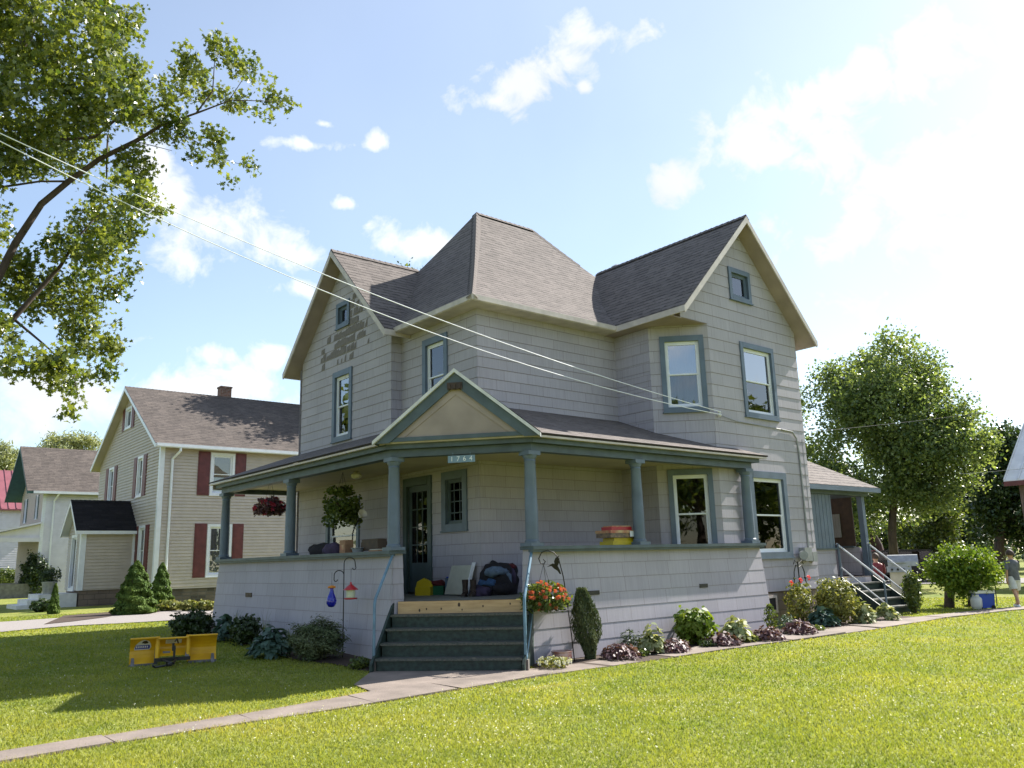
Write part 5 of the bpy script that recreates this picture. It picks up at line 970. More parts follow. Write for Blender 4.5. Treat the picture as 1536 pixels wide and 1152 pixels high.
# ================================================================== wires
def wire(name,label,a,b,sag,r=.008,group=None,mt='wire_grey'):
    a=Vector(a);b=Vector(b); mb=MB(); mb.tube([tuple(a.lerp(b,i/40)-Vector((0,0,sag*4*(i/40)*(1-i/40)))) for i in range(41)],r,5); return tag(recenter(mb.build(name,mt)),label,'wire',group)
pole=at(-100,150,13.5); ins=(4.97,-P2-.10,4.57)
pe=thing('utility_pole','wooden service pole just outside the left edge','pole',(pole[0],pole[1],0)); mb=MB(); mb.tube([(pole[0],pole[1],-.1),(pole[0],pole[1],pole[2]+.5)],[.14,.1],12); mb.build('shaft','bark_light',pe); mb=MB(); mb.box((pole[0]-.6,pole[1]-.05,pole[2]-.1),(pole[0]+.6,pole[1]+.05,pole[2]+.02)); mb.build('crossarm','bark_light',pe)
def fitwire(name,label,u1,v1,um,vm,g_,dz):
    a=Vector(tuple(at(u1,v1,13.5))); b=Vector(ins)+Vector((0,0,dz)); m=a.lerp(b,.5); 
    # choose the sag so the cable hangs through the photographed middle
    best=min(np.linspace(0,1.2,121),key=lambda s:min(abs(vm-pr_(tuple(a.lerp(b,t)-Vector((0,0,s*4*t*(1-t)))))[1])+abs(um-pr_(tuple(a.lerp(b,t)-Vector((0,0,s*4*t*(1-t)))))[0]) for t in np.linspace(.2,.9,60)))
    wire(name,label,a,b,float(best),.0085,g_)
def pr_(P):
    d=np.array(P)-CP; return (768+FPX*(d@Rv)/(d@Fv),576-FPX*(d@Uv)/(d@Fv))
fitwire('overhead_wire','upper pale cable sweeping from upper left down to the bay corner',-100,153,610,462,'service cables to the house',.03)
fitwire('overhead_wire','lower pale cable sweeping from upper left down to the bay corner',-100,160,605,482,'service cables to the house',-.03)
wire('overhead_wire','thin wire running off right in front of the large round tree',(8.36,-.2,float(PX(1212,642,8.36)[2])+.0),tuple(at(1640,595,34)),.1,.005,mt='black_paint')
wire('overhead_wire','thin wire reaching the barn roof at the right',tuple(at(1440,711,36)),tuple(at(1560,700,34)),.02,.008,mt='grey_box')
# ================================================================== snow plow
pa=on(193,1000); pb=on(324,992); d=Vector(tuple(pb-pa)); d.z=0; W=d.length; ud=d.normalized(); nd=Vector((ud.y,-ud.x,0)); 
if nd.dot(Vector(tuple(CP-pa)))<0: nd=-nd
pz=(pa[2]+pb[2])/2; c0=Vector((pa[0],pa[1],pz)); sp=thing('snow_plow','yellow V shaped snow plow blade parked on the lawn','snow plow',tuple(c0+ud*W/2)); hP=40/FPX*depth(pa)
def blade(x0,x1,ang,name='blade',z0=.025,top=hP):
    mb=MB(); n=8; base=c0
    def P(x,t,o): 
        bow=-.16*math.sin(t*math.pi)+.05*t; dx=ang*(x-(x0+x1)/2); return base+ud*x+nd*(bow+dx+o)+Vector((0,0,z0+(top-z0)*t))
    for i in range(n):
        for (o,f) in ((0,1),(-.03,-1)):
            q_=[P(x0,i/n,o),P(x1,i/n,o),P(x1,(i+1)/n,o),P(x0,(i+1)/n,o)]; mb.face(q_ if f>0 else q_[::-1])
        mb.face([P(x0,i/n,-.03),P(x0,i/n,0),P(x0,(i+1)/n,0),P(x0,(i+1)/n,-.03)]); mb.face([P(x1,i/n,0),P(x1,i/n,-.03),P(x1,(i+1)/n,-.03),P(x1,(i+1)/n,0)])
    mb.face([P(x0,1,-.03),P(x0,1,0),P(x1,1,0),P(x1,1,-.03)]); mb.prism([P(x0,1,.0),P(x1,1,.0),P(x1,1,.05),P(x0,1,.05)],(0,0,.02)); o=mb.build(name,'plow_yellow',sp); return o,P
b1_,P1_=blade(0,W*.31,-.10); b2_,P2_=blade(W*.31,W*.66,0,z0=.13,top=hP-.02); b3_,P3_=blade(W*.66,W,.10)
for x0,x1,PP in ((0,W*.30,P1_),(W*.67,W,P3_)):
    mb=MB(); mb.prism([PP(x0,0,.005)+Vector((0,0,-.03)),PP(x1,0,.005)+Vector((0,0,-.03)),PP(x1,0,.005)+Vector((0,0,.012)),PP(x0,0,.005)+Vector((0,0,.012))],nd*.02); mb.build('cutting_edge','steel_worn',sp)
for x in (.02,W*.275,W*.63,W-.09):
    mb=MB(); PP=P1_ if x<W*.3 else (P2_ if x<W*.66 else P3_); h_=.62 if .1<x<W*.65 else .26
    mb.prism([PP(x,0,.06)+Vector((0,0,-.04)),PP(x+.06,0,.06)+Vector((0,0,-.04)),PP(x+.05,h_,.05),PP(x+.01,h_,.05)],nd*.03); mb.build('rib','steel_worn',sp)
for x in (W*.31,W*.66):
    mb=MB(); mb.tube([c0+ud*x+nd*.03+Vector((0,0,.1)),c0+ud*x+nd*.0+Vector((0,0,hP+.02))],.035,8); mb.build('hinge','plow_yellow',sp)
mb=MB(); mx_=c0+ud*W*.485; q3=lambda a,o,z:mx_+ud*a+nd*o+Vector((0,0,z))
mb.prism([q3(-.27,.07,.06),q3(.27,.07,.06),q3(.27,.07,.115),q3(-.27,.07,.115)],nd*.05); mb.tube([q3(.06,.1,.09),q3(.0,.42,.05)],.022,8); mb.tube([q3(-.16,.1,.09),q3(-.02,.42,.06)],.02,8)
mb.tube([q3(-.30,.55,.05),q3(-.26,.52,.02),q3(-.12,.47,.03),q3(-.02,.42,.06)],.016,8); mb.tube([q3(-.1,.55,.1),q3(-.09,.53,.03),q3(-.02,.45,.03)],.016,8); mb.build('hitch_frame','black_paint',sp)
mb=MB(); q_=q3(.02,.16,.10); mb.prism([q_+ud*-.018,q_+ud*.018,q_+ud*.018+Vector((0,0,.20)),q_+ud*-.018+Vector((0,0,.20))],nd*.03); mb.tube([q3(.0,.17,.22),q3(.0,.17,.34)],.02,10); mb.tube([q3(.02,.17,.36),q3(.05,.15,.40),q3(.075,.1,.33)],.012,6); mb.build('lift_motor','black_paint',sp)
mb=MB(); q_=q3(-.1,.12,.19); mb.prism([q_+ud*-.05,q_+ud*.06,q_+ud*.06+Vector((0,0,.028)),q_+ud*-.05+Vector((0,0,.028))],nd*.05); mb.build('bracket','steel_worn',sp)
def decal(PP,parent,x0,x1,t0,t1,pts,mt,name,o=.006):
    mb=MB(); nseg=10
    # fan of strips following the blade curve
    f=[PP(x0+(x1-x0)*a,t0+(t1-t0)*b,o) for a,b in pts]; c_=PP(x0+(x1-x0)*.5,t0+(t1-t0)*.45,o+.002)
    for i in range(len(f)): mb.face([c_,f[i],f[(i+1)%len(f)]])
    return mb.build(name,mt,parent)
el=[(0,.12),(.03,0),(.9,.0),(1,.25),(.97,.55),(.85,.85),(.6,1),(.4,.92),(.25,.75),(.1,.5)]
dc=decal(P1_,b1_,W*.045,W*.24,.54,.95,el,'decal_white','decal',.008)
decal(P1_,b1_,W*.055,W*.225,.57,.73,[(0,0),(.97,0),(1,.5),(.97,1),(.05,1)],'decal_blue','decal',.014); decal(P1_,b1_,W*.13,W*.205,.78,.91,[(0,.2),(.3,.2),(.4,0),(.9,.1),(1,.5),(.7,1),(.3,.95),(.1,.6)],'black_paint','decal',.014)
for i in range(6): decal(P1_,b1_,W*(.068+i*.024),W*(.083+i*.024),.61,.70,[(0,0),(.35,0),(.4,.45),(.65,.45),(.7,0),(1,0),(1,1),(0,1)],'decal_white','decal',.018)
decal(P2_,b2_,W*.40,W*.585,.68,.93,[(0,0),(1,0),(1,1),(0,1)],'decal_white','decal',.010)
for i in range(3): decal(P2_,b2_,W*.415,W*(.52-.02*i),.74+i*.06,.755+i*.06,[(0,0),(1,0),(1,1),(0,1)],'grey_box','decal',.016)
# ================================================================== iron hooks, feeders, baskets
def arc(c,u,r,a0,a1,n=14): return [c+u*(r*math.cos(a0+(a1-a0)*i/n))+Vector((0,0,r*math.sin(a0+(a1-a0)*i/n))) for i in range(n+1)]
RR=Vector((Rv[0],Rv[1],0)).normalized()
p=Vector(tuple(on(514,988))); s_=depth(p)/FPX; pw=lambda u,v:Vector(tuple(hit(u,v,Fv,float(Fv@np.array(p)))))
hk=thing('shepherd_hook','black double shepherd hook holding two bird feeders beside the steps','garden hook',tuple(p)); mb=MB()
tz=pw(513,845)-p; zt_=tz.z; mb.tube([p,p+Vector((0,0,zt_))],.009,7); r1=8.5*s_
mb.tube([p+Vector((0,0,zt_-.02))]+arc(p+RR*r1+Vector((0,0,zt_)),RR,r1,math.pi,0.1)+[p+RR*(2*r1+.01)+Vector((0,0,zt_-6*s_))]+arc(p+RR*(2*r1+.02-.035)+Vector((0,0,zt_-7*s_)),RR,.03,0,-math.pi,6),.008,7)
r2=7.5*s_; z2=zt_-18*s_; mb.tube([p+Vector((0,0,z2-.06))]+arc(p-RR*r2+Vector((0,0,z2)),-RR,r2,math.pi,.1)+[p-RR*(2*r2)+Vector((0,0,z2-5*s_))]+arc(p-RR*(2*r2-.03)+Vector((0,0,z2-6*s_)),-RR,.03,0,-math.pi,6),.008,7); mb.build('hook_rod','black_iron',hk,smooth=True)
def at_px(u,v): return pw(u,v)
b=at_px(497,911); bf=thing('bird_feeder','blue glass drop shaped bird feeder on the left hook','bird feeder',tuple(b)); mb=MB(); mb.lathe(b,[(.01,0),(.05,.01),(.082,.06),(.088,.11),(.07,.17),(.04,.24),(.03,.29),(.032,.31)],18); mb.build('bottle','blue_glass',bf,smooth=True); mb=MB(); mb.lathe(b+Vector((0,0,.31)),[(.03,0),(.05,.015),(.05,.04),(.02,.05)],12); mb.blob(b+RR*.05+Vector((0,0,.33)),.02,8);mb.blob(b-RR*.05+Vector((0,0,.33)),.02,8); mb.build('cap','orange_plastic',bf); mb=MB(); mb.tube([b+Vector((0,0,.35)),b+Vector((0,0,.58))],.003,5); mb.build('hanger','black_iron',bf)
b=at_px(526,899); bf=thing('bird_feeder','seed feeder with a red cone roof on the right hook','bird feeder',tuple(b)); mb=MB(); mb.lathe(b,[(.10,0),(.11,.01),(.11,.025),(.02,.03)],18); mb.build('tray','red_plastic',bf); mb=MB(); mb.lathe(b+Vector((0,0,.03)),[(.075,0),(.078,.13)],18); mb.build('seed_tube','pale_plastic',bf,smooth='edge'); mb=MB(); mb.lathe(b+Vector((0,0,.155)),[(.125,0),(.12,.012),(.05,.07),(.02,.09),(.012,.13)],18); mb.build('roof','red_plastic',bf,smooth='edge'); mb=MB(); mb.tube([b+Vector((0,0,.28)),b+Vector((0,0,.52))],.003,5); mb.build('hanger','black_iron',bf)
def basket(label,c,r,h,nl,mt,fl,top,ls=.06,nf=24,droop=.3,fs=.05,grp='hanging flower baskets'):
    c=Vector(c); T_=thing('hanging_basket',label,'hanging basket',tuple(c),grp); mb=MB(); mb.lathe(c,[(r*.35,0),(r*.5,h*.3),(r*.55,h*.42)],14); mb.build('pot','dark_wood',T_); d=rng.normal(size=(nl,3));d/=np.linalg.norm(d,axis=1)[:,None]; q_=rng.uniform(.3,1,nl)**.5; P=np.array(c)+np.array([0,0,h*.5])+d*q_[:,None]*np.array([r,r,h*.5])*(1+.2*np.sin(d[:,:1]*8)); P[:,2]-=droop*h*(np.hypot(d[:,0],d[:,1])>.8)*rng.uniform(0,1,nl); leaves('foliage',mt,P,ls,T_,'oval')
    mb=MB()
    for k in range(3): a=k*2.09; mb.tube([c+Vector((math.cos(a)*r*.5,math.sin(a)*r*.5,h*.42)),Vector(top)],.003,4)
    mb.build('hanger','black_iron',T_)
    proto=None
    for i in range(nf):
        a=rng.normal(size=3);a/=np.linalg.norm(a);a-=np.array([Fv[0],Fv[1],-.25])*.6;a/=np.linalg.norm(a); fp=np.array(c)+np.array([0,0,h*.5])+a*np.array([r,r,h*.5])*rng.uniform(.9,1.08)
        if proto is None: proto=leaves('flower',fl,np.tile(fp,(8,1))+rng.normal(size=(8,3))*fs*.3,fs,T_,'oval',up=.4);b0=fp
        else: c_=proto.copy();COL.objects.link(c_);c_.parent=T_;c_.location=Vector(tuple(fp-b0))
    return T_
p=Vector(tuple(on(862,994))); s_=depth(p)/FPX; pw=lambda u,v:Vector(tuple(hit(u,v,Fv,float(Fv@np.array(p))))); hk=thing('shepherd_hook','single curled iron hook with a hummingbird silhouette right of the steps','garden hook',tuple(p)); mb=MB()
mb.tube([pw(*q_) for q_ in ((862,994),(857,950),(850,898),(845,865),(841,850),(838,838),(831,829),(821,825),(812,829),(808,838),(811,845),(816,846),(818,842),(815,839))],.009,7); mb.build('hook_rod','black_iron',hk,smooth=True)
mb=MB(); bird=[(824,848),(830,843),(836,840),(832,850),(836,838),(839,836),(839,846),(841,858),(836,858),(830,853)]
mb.prism([pw(*q_) for q_ in ((820,850.5),(826,846.8),(829,845),(832,846),(836,848),(839,853),(842,861),(839.5,861),(836,856),(831,853),(827,849))],Vector((Fv[0],Fv[1],0))*.01); mb.prism([pw(*q_) for q_ in ((832,848),(831,842),(833,837),(839,833),(837.5,837),(839.5,837.5),(837.5,841),(839.5,842),(836.5,849))],Vector((Fv[0],Fv[1],0))*.008); mb.build('hummingbird','black_iron',hk)
c=pw(820,915); basket('hanging basket overflowing with orange flowers right of the steps',c,.37,.42,2600,'leaf_mid','petal_orange',pw(815,847),ls=.05,nf=44,fs=.05)
pt=PY(843,986,-2.5); pt[2]=H(pt[0],pt[1]); T_=thing('glazed_pot','round white and red glazed pot at the foot of the iron hook','pot',tuple(pt)); mb=MB(); mb.lathe(tuple(pt),[(.10,0),(.15,.05),(.165,.12),(.155,.17),(.17,.185),(.17,.2),(.15,.2),(.14,.17)],24); mb.build('bowl','pot_glaze',T_,smooth='edge'); mb=MB(); mb.lathe((pt[0],pt[1],pt[2]+.15),[(.14,0),(.14,.02)],16); mb.build('earth','soil',T_)
# porch baskets
bx_,by_=QX+.1,(YEc+YF)/2+.1; c=PX(404,772,-2.15); basket('hanging basket with pink flowers at the far left end of the porch',(c[0],c[1],float(c[2])),.33,.36,1500,'leaf_purple','petal_pink',(c[0],c[1],3.5),ls=.06,nf=20,fs=.07)
c=PX(513,775,-1.35); basket('large leafy green hanging basket behind the left porch columns',(c[0],c[1],float(c[2])+.06),.38,.55,2400,'leaf_mid','leaf_mid',(c[0],c[1],3.5),ls=.075,nf=2,droop=.8)
# trellis at the meter
p=on(1198,930); p=np.array([6.95,-P2-.25,H(7,-2.1)]); k=(PY(1187,830,-P2-.25),PY(1209,905,-P2-.25)); T_=thing('iron_trellis','black wrought iron plant stand behind the red rose','trellis',(float(k[0][0])+.3,-P2-.25,.1)); mb=MB(); y=-P2-.25
cx=float(PY(1198,850,y)[0]); tz=float(PY(1198,842,y)[2]); mb.tube([(cx,y,0.1),(cx-.03,y,tz)],.014,6)
for s in (-1,1):
    mb.tube([(cx,y,tz-.12),(cx+s*.12,y,tz-.08),(cx+s*.2,y,tz-.22),(cx+s*.22,y,tz-.42),(cx+s*.28,y,tz-.5)],.011,6); mb.tube([(cx,y,tz-.05),(cx+s*.14,y,tz+.02),(cx+s*.2,y,tz-.06)],.009,6); mb.blob((cx+s*.22,y,tz-.36),.028,7);mb.blob((cx+s*.28,y,tz-.5),.028,7)
mb.build('frame','black_iron',T_)
# ================================================================== things on the porch
def tb(name,label,cat,mbs,loc=None):
    """mbs: list of (part name, MB, material)"""
    allv=[v for _,m_,_ in mbs for v in m_.v]; a=np.array(allv); c=(a.min(0)+a.max(0))/2; T_=thing(name,label,cat,(c[0],c[1],a[:,2].min()))
    for pn_,m_,mt in mbs: m_.build(pn_,mt,T_)
    return T_
def wedge(c,sx,sy,sz,rz=0):
    mb=MB(); cs,sn=math.cos(rz),math.sin(rz); V=[]
    for dz in (0,sz):
        for a,b in ((-1,-1),(1,-1),(1,1),(-1,1)): x,y=a*sx/2,b*sy/2; V.append((c[0]+x*cs-y*sn,c[1]+x*sn+y*cs,c[2]+dz))
    mb.mesh(V,[(0,3,2,1),(4,5,6,7),(0,1,5,4),(1,2,6,5),(2,3,7,6),(3,0,4,7)]); return mb
# stack of boxed games on the right rail
g0=PY(935,815,QY+.12); gx=float(g0[0]); gy=QY+.25; z=1.832
tb('toy_case','yellow plastic tool tray at the bottom of the pile on the right rail','tray',[('shell',wedge((gx+.12,gy,z),.86,.34,.07),'plastic_yellow'),('lid',wedge((gx+.12,gy,z+.071),.74,.28,.06),'plastic_yellow')])
tb('game_box','flat game box with a white side, middle of the pile on the right rail','box',[('box',wedge((gx+.02,gy,z+.135),.82,.36,.08,.04),'print_dark'),('lid',wedge((gx+.02,gy,z+.216),.84,.38,.05,.04),'print_red'),('side_label',wedge((gx+.30,gy-.19,z+.15),.36,.01,.10,.04),'decal_white')])
tb('game_box','small red box on top of the pile on the right rail','box',[('box',wedge((gx-.02,gy,z+.27),.5,.28,.06,-.06),'red_plastic'),('lid',wedge((gx-.01,gy,z+.331),.46,.24,.02,-.06),'print_red')])
def heap(name,label,cat,c,r,mt,jit=.18,n=18,extra=(),partname='fabric'):
    T_=thing(name,label,cat,c); mb=MB(); mb.blob((c[0],c[1],c[2]+r[2]*.45),r,n,0,jit); mb.build(partname,mt,T_,smooth=True)
    for (dx,dy,dz,q_,m2) in extra: mb=MB(); mb.blob((c[0]+dx,c[1]+dy,c[2]+dz),q_,12,0,.2); mb.build('fold',m2,T_,smooth=True)
    return T_
# left porch: bags and boxes on a bench behind the rail
by0=PX(487,826,QX+.45); bxp=QX+.42
bench=thing('bench','long low wooden bench behind the left porch rail','bench',(bxp,2.2,HF)); mb=MB(); mb.box((bxp-.2,.5,HF+.78),(bxp+.22,3.6,HF+.82)); mb.build('seat','dark_wood',bench)
for y in (.6,3.5):
    for x in (bxp-.16,bxp+.18): mb=MB(); mb.box((x-.03,y-.03,HF),(x+.03,y+.03,HF+.779)); mb.build('leg','dark_wood',bench)
zb=HF+.82
def onb(u,v=826): return float(PX(u,v,bxp)[1])
heap('duffel_bag','black duffel bag lying on the left porch rail bench','bag',(bxp,onb(484),zb),(.2,.42,.17),'cloth_black',.1,extra=((.0,.25,.12,(.14,.3,.12),'cloth_black'),))
heap('cushion','dull purple cushion beside the black duffel bag','cushion',(bxp-.05,onb(503),zb),(.17,.30,.17),'cloth_purple',.08)
tb('paper_bag','upright brown paper bag between the cushion and the metal basin','bag',[('bag',wedge((bxp-.02,onb(521),zb),.18,.22,.27),'cardboard'),('print',wedge((bxp-.113,onb(521),zb+.08),.003,.12,.1),'print_red')])
bs=thing('metal_basin','small grey metal basin right of the paper bag','basin',(bxp,onb(537),zb)); mb=MB(); mb.lathe((bxp,onb(537),zb),[(.09,0),(.12,.09),(.14,.1),(.14,.11),(.10,.11),(.08,.03)],18); mb.build('bowl','enamel',bs,smooth='edge')
tb('wooden_crate','dark wooden crate with a rounded lid behind the metal basin','crate',[('crate',wedge((bxp+.16,onb(550),zb+.05),.22,.62,.16),'dark_wood'),('lid',wedge((bxp+.16,onb(550),zb+.211),.2,.58,.05),'dark_wood')])
tb('shallow_box','low tan box at the column end of the bench','box',[('box',wedge((bxp,onb(567),zb),.2,.34,.05),'cardboard'),('lid',wedge((bxp,onb(567),zb+.051),.18,.3,.015),'lidpaper')])
la=PX(529,800,QX+.75); lx,ly,lz=QX+.75,float(la[1]),float(la[2]); lm=thing('desk_lamp','bent arm lamp with a pale shade by the left porch window','lamp',(lx,ly,HF)); mb=MB(); mb.lathe((lx,ly,HF),[(.15,0),(.15,.03),(.02,.04)],14); mb.tube([(lx,ly,HF+.03),(lx,ly,lz),(lx,ly-.05,lz+.08),(lx,ly-.28,lz+.3)],.013,7); mb.build('arm','black_iron',lm)
mb=MB(); c=Vector((lx,ly-.34,lz+.34)); dr=Vector((0,-.75,.45)).normalized(); e1_=dr.orthogonal().normalized(); e2_=dr.cross(e1_); n=16
prev=None
for (o,r) in ((-.07,.02),(-.02,.045),(.03,.085),(.07,.095)):
    rg=[c+dr*o+(e1_*math.cos(6.283*i/n)+e2_*math.sin(6.283*i/n))*r for i in range(n)]
    if prev: 
        for i in range(n): j=(i+1)%n; mb.face([prev[i],prev[j],rg[j],rg[i]])
    prev=rg
mb.build('lamp_shade','light_shade',lm,smooth=True)
# porch floor by the steps
def fl_(u,v): return PZ(u,v+6,HF)
c=fl_(637,887); tb('toy_box','yellow plastic toy box with a pointed lid near the door','toy box',[('box',wedge((c[0],c[1],HF),.28,.3,.16,.7),'plastic_yellow')]); 
mb=MB(); q_=Vector((c[0],c[1],HF+.16)); mb.prism([q_+td*-.18,q_+td*.16,q_+td*.12+Vector((0,0,.1)),q_+td*-.02+Vector((0,0,.17)),q_+td*-.15+Vector((0,0,.1))],back*.1); o=mb.build('lid','plastic_yellow'); 
tbx=[o2 for o2 in bpy.data.objects if o2.name.startswith('toy_box')][0]; o.parent=tbx; o.location=-tbx.location
c=fl_(658,886); tb('storage_bin','green plastic bin right of the yellow toy box','bin',[('bin',wedge((c[0],c[1],HF),.26,.26,.15,.7),'plastic_green'),('rim',wedge((c[0],c[1],HF+.151),.28,.28,.02,.7),'plastic_green')])
heap('cloth_heap','dark crumpled clothes lying over the green bin','clothes',(c[0],c[1],HF+.175),(.22,.15,.07),'cloth_red',.25)
c=fl_(677,886); tb('storage_tub','pale blue tub behind the boots','tub',[('tub',wedge((c[0],c[1],HF),.17,.2,.32,.7),'cloth_bluegrey'),('liner',wedge((c[0],c[1],HF+.321),.14,.16,.02,.7),'decal_blue')])
ya_,yb_=float(PX(674,870,-.15)[1]),float(PX(706,870,-.15)[1]); mb=MB(); mb.prism([(-.24,ya_,HF+.02),(-.24,yb_,HF+.02),(-.06,yb_,HF+.55),(-.06,ya_,HF+.55)],(-.03,0,0)); m2=MB(); m2.prism([(-.25,yb_,HF+.02),(-.25,yb_-.05,HF+.02),(-.06,yb_-.05,HF+.60),(-.06,yb_,HF+.60)],(-.05,0,0)); tb('leaning_board','pale board leaning against the wall behind the boots','board',[('board',mb,'lidpaper'),('edge_strip',m2,'decal_white')])
for (u,l) in ((698,'worn brown boot, left one of the pair on the porch floor'),(710,'worn brown boot, right one of the pair on the porch floor')):
    c=fl_(u,889); T_=thing('boot',l,'boot',(c[0],c[1],HF)); mb=MB(); mb.tube([(c[0],c[1],HF+.05),(c[0],c[1],HF+.15),(c[0],c[1],HF+.3)],[.055,.05,.06],12); mb.tube([Vector((c[0],c[1],HF+.045)),Vector((c[0],c[1],HF+.04))+nD*.1,Vector((c[0],c[1],HF+.035))+nD*.17],[.05,.048,.03],10); mb.build('upper','boot_brown',T_); mb=MB(); q_=Vector((c[0],c[1],HF)); mb.prism([q_+td*-.05,q_+td*.05,q_+td*.045+nD*.2,q_+td*-.045+nD*.2],(0,0,.018)); mb.build('sole','black_paint',T_)
c=fl_(748,886); heap('clothes_pile','big dark pile of blue and black coats against the porch wall end','clothes',(c[0],c[1],HF),(.42,.34,.42),'cloth_black',.16,extra=((-.18,-.16,.42,(.26,.2,.10),'cloth_bluegrey'),(-.25,-.05,.22,(.2,.2,.12),'cloth_blue'),(.1,-.22,.3,(.14,.12,.16),'cloth_purple'),(.2,-.12,.5,(.13,.1,.06),'cloth_red'),(-.1,-.28,.12,(.25,.12,.1),'cloth_black'),(-.02,-.30,.28,(.07,.08,.14),'cloth_bluegrey'),(.25,.0,.42,(.2,.2,.14),'cloth_black'))); 
c=fl_(722,888); heap('cloth_heap','low dark bundle of fabric between the boots and the coats','clothes',(c[0],c[1],HF),(.2,.16,.12),'cloth_purple',.25)
# ================================================================== grill, cooler, tank
c=at(1354,900,29.5); c[2]=H(c[0],c[1]); k=FPX/depth(c); gx,gy,gz=c; T_=thing('gas_grill','stainless gas grill on a pale cabinet behind the side steps','grill',tuple(c)); w_=36/k/2
F2=Vector((Fv[0],Fv[1],0)).normalized(); tR=Vector((math.cos(math.radians(-63)),math.sin(math.radians(-63)),0)); tB=Vector((-tR.y,tR.x,0)); G_=Vector(tuple(c))
GS=.72
def gp(a,b,z): return G_+tR*a*GS+tB*b*GS+Vector((0,0,z*(.96 if GS<1 else 1)))
mb=MB(); mb.prism([gp(-.38,-.28,.08),gp(.38,-.28,.08),gp(.38,.28,.08),gp(-.38,.28,.08)],(0,0,.75)); mb.build('cabinet','cream',T_)
mb=MB(); mb.prism([gp(-.48,-.34,.86),gp(.5,-.34,.86),gp(.5,-.30,1.04),gp(-.48,-.30,1.04)],tB*.5); mb.build('firebox','galv',T_)
mb=MB(); mb.prism([gp(-.42,-.3,1.05),gp(-.42,.3,1.05),gp(-.42,.28,1.25),gp(-.42,.1,1.42),gp(-.42,-.1,1.40),gp(-.42,-.28,1.2)],tR*.88); mb.tube([gp(-.3,-.34,1.16),gp(.3,-.34,1.16)],.015,6); mb.build('lid','galv',T_)
for a in (-.28,-.05,.18): mb=MB(); mb.tube([gp(a,-.34,.95),gp(a,-.39,.95)],.035,10); mb.build('knob','black_paint',T_)
mb=MB(); mb.prism([gp(-.85,-.25,.98),gp(-.5,-.25,.98),gp(-.5,.2,.98),gp(-.85,.2,.98)],(0,0,.03)); mb.build('side_shelf','steel_worn',T_)
GS=1.; c=on(1480,914); G_=Vector(tuple(c)); k=FPX/depth(c); tR=RR.copy(); tB=F2.copy(); T_=thing('cooler','blue cooler with a white lid under the round bush','cooler',tuple(c)); mb=MB(); mb.prism([gp(-.22,0,.03),gp(.22,0,.03),gp(.24,-.02,.38),gp(-.24,-.02,.38)],tB*.28); mb.build('body','cooler_blue',T_); mb=MB(); mb.prism([gp(-.25,-.04,.39),gp(.25,-.04,.39),gp(.25,-.04,.46),gp(-.25,-.04,.46)],tB*.33); mb.build('lid','cooler_white',T_)
mb=MB(); mb.tube([gp(.25,-.05,.08),gp(.265,-.05,.53),gp(.265,.24,.53),gp(.25,.24,.08)],.012,6); mb.build('handle','black_paint',T_)
for s in (-.15,.18): mb=MB(); mb.tube([gp(s,-.02,.05),gp(s,.03,.05)],.05,12); mb.build('wheel','tyre',T_)
c=on(1466,914); T_=thing('propane_tank','white propane tank standing in front of the blue cooler','gas tank',tuple(c)); mb=MB(); mb.lathe(tuple(c),[(.10,0),(.10,.03),(.11,.04),(.13,.07),(.135,.24),(.12,.29),(.06,.32)],20); mb.build('cylinder','tank_white',T_,smooth=True); mb=MB(); mb.lathe((c[0],c[1],c[2]+.29),[(.075,0),(.08,.07),(.07,.07),(.06,.02)],16); mb.build('collar','tank_white',T_)
# ================================================================== parked cars, far away
def car(label,u,v,D,rz,body,grp='cars parked beyond the yard'):
    p=at(u,v,D); T_=thing('parked_car',label,'car',(0,0,0),grp)
    prof=[(-2.2,.35),(-2.25,.75),(-2.1,.95),(-1.5,1.02),(-.9,1.48),(.8,1.52),(1.7,1.45),(2.1,1.0),(2.25,.9),(2.25,.35)]
    mb=MB(); mb.prism([(x,-.88,z) for x,z in prof],(0,1.76,0)); mb.build('body',body,T_)
    for s in (-1,1): mb=MB(); mb.prism([(-1.35,s*.885,1.03),(-.85,s*.885,1.4),(1.5,s*.885,1.4),(1.75,s*.885,1.03)],(0,s*.01,0)); mb.build('side_window','window_glass_dark',T_)
    mb=MB(); mb.prism([(2.12,-.75,1.03),(2.12,.75,1.03),(1.76,.72,1.42),(1.76,-.72,1.42)],(.02,0,.01)); mb.build('rear_window','window_glass_dark',T_); mb=MB(); mb.prism([(-1.5,-.75,1.06),(-1.5,.75,1.06),(-.98,.72,1.42),(-.98,-.72,1.42)],(-.02,0,.01)); mb.build('windscreen','window_glass_dark',T_)
    for x in (-1.4,1.4):
        for s in (-1,1): mb=MB(); mb.tube([(x,s*.70,.33),(x,s*.90,.33)],.33,18); wl=mb.build('wheel','tyre',T_); mb=MB(); mb.tube([(x,s*.90,.33),(x,s*.91,.33)],.2,12); mb.build('rim','galv',wl)
    for s in (-1,1): mb=MB(); mb.box((2.24,s*.6-.12,.75),(2.27,s*.6+.12,.9)); mb.build('tail_light','red_plastic',T_); mb=MB(); mb.box((-2.27,s*.6-.12,.65),(-2.24,s*.6+.12,.8)); mb.build('headlight','white_paint',T_)
    T_.location=Vector((p[0],p[1],H(p[0],p[1])+.03)); T_.rotation_euler=(0,0,rz)
car('dark car parked beyond the yard behind the grill',1372,880,45,1.9,'car_dark'); car('dark red car parked farther off, left of the dark one',1330,875,52,1.9,'car_red')
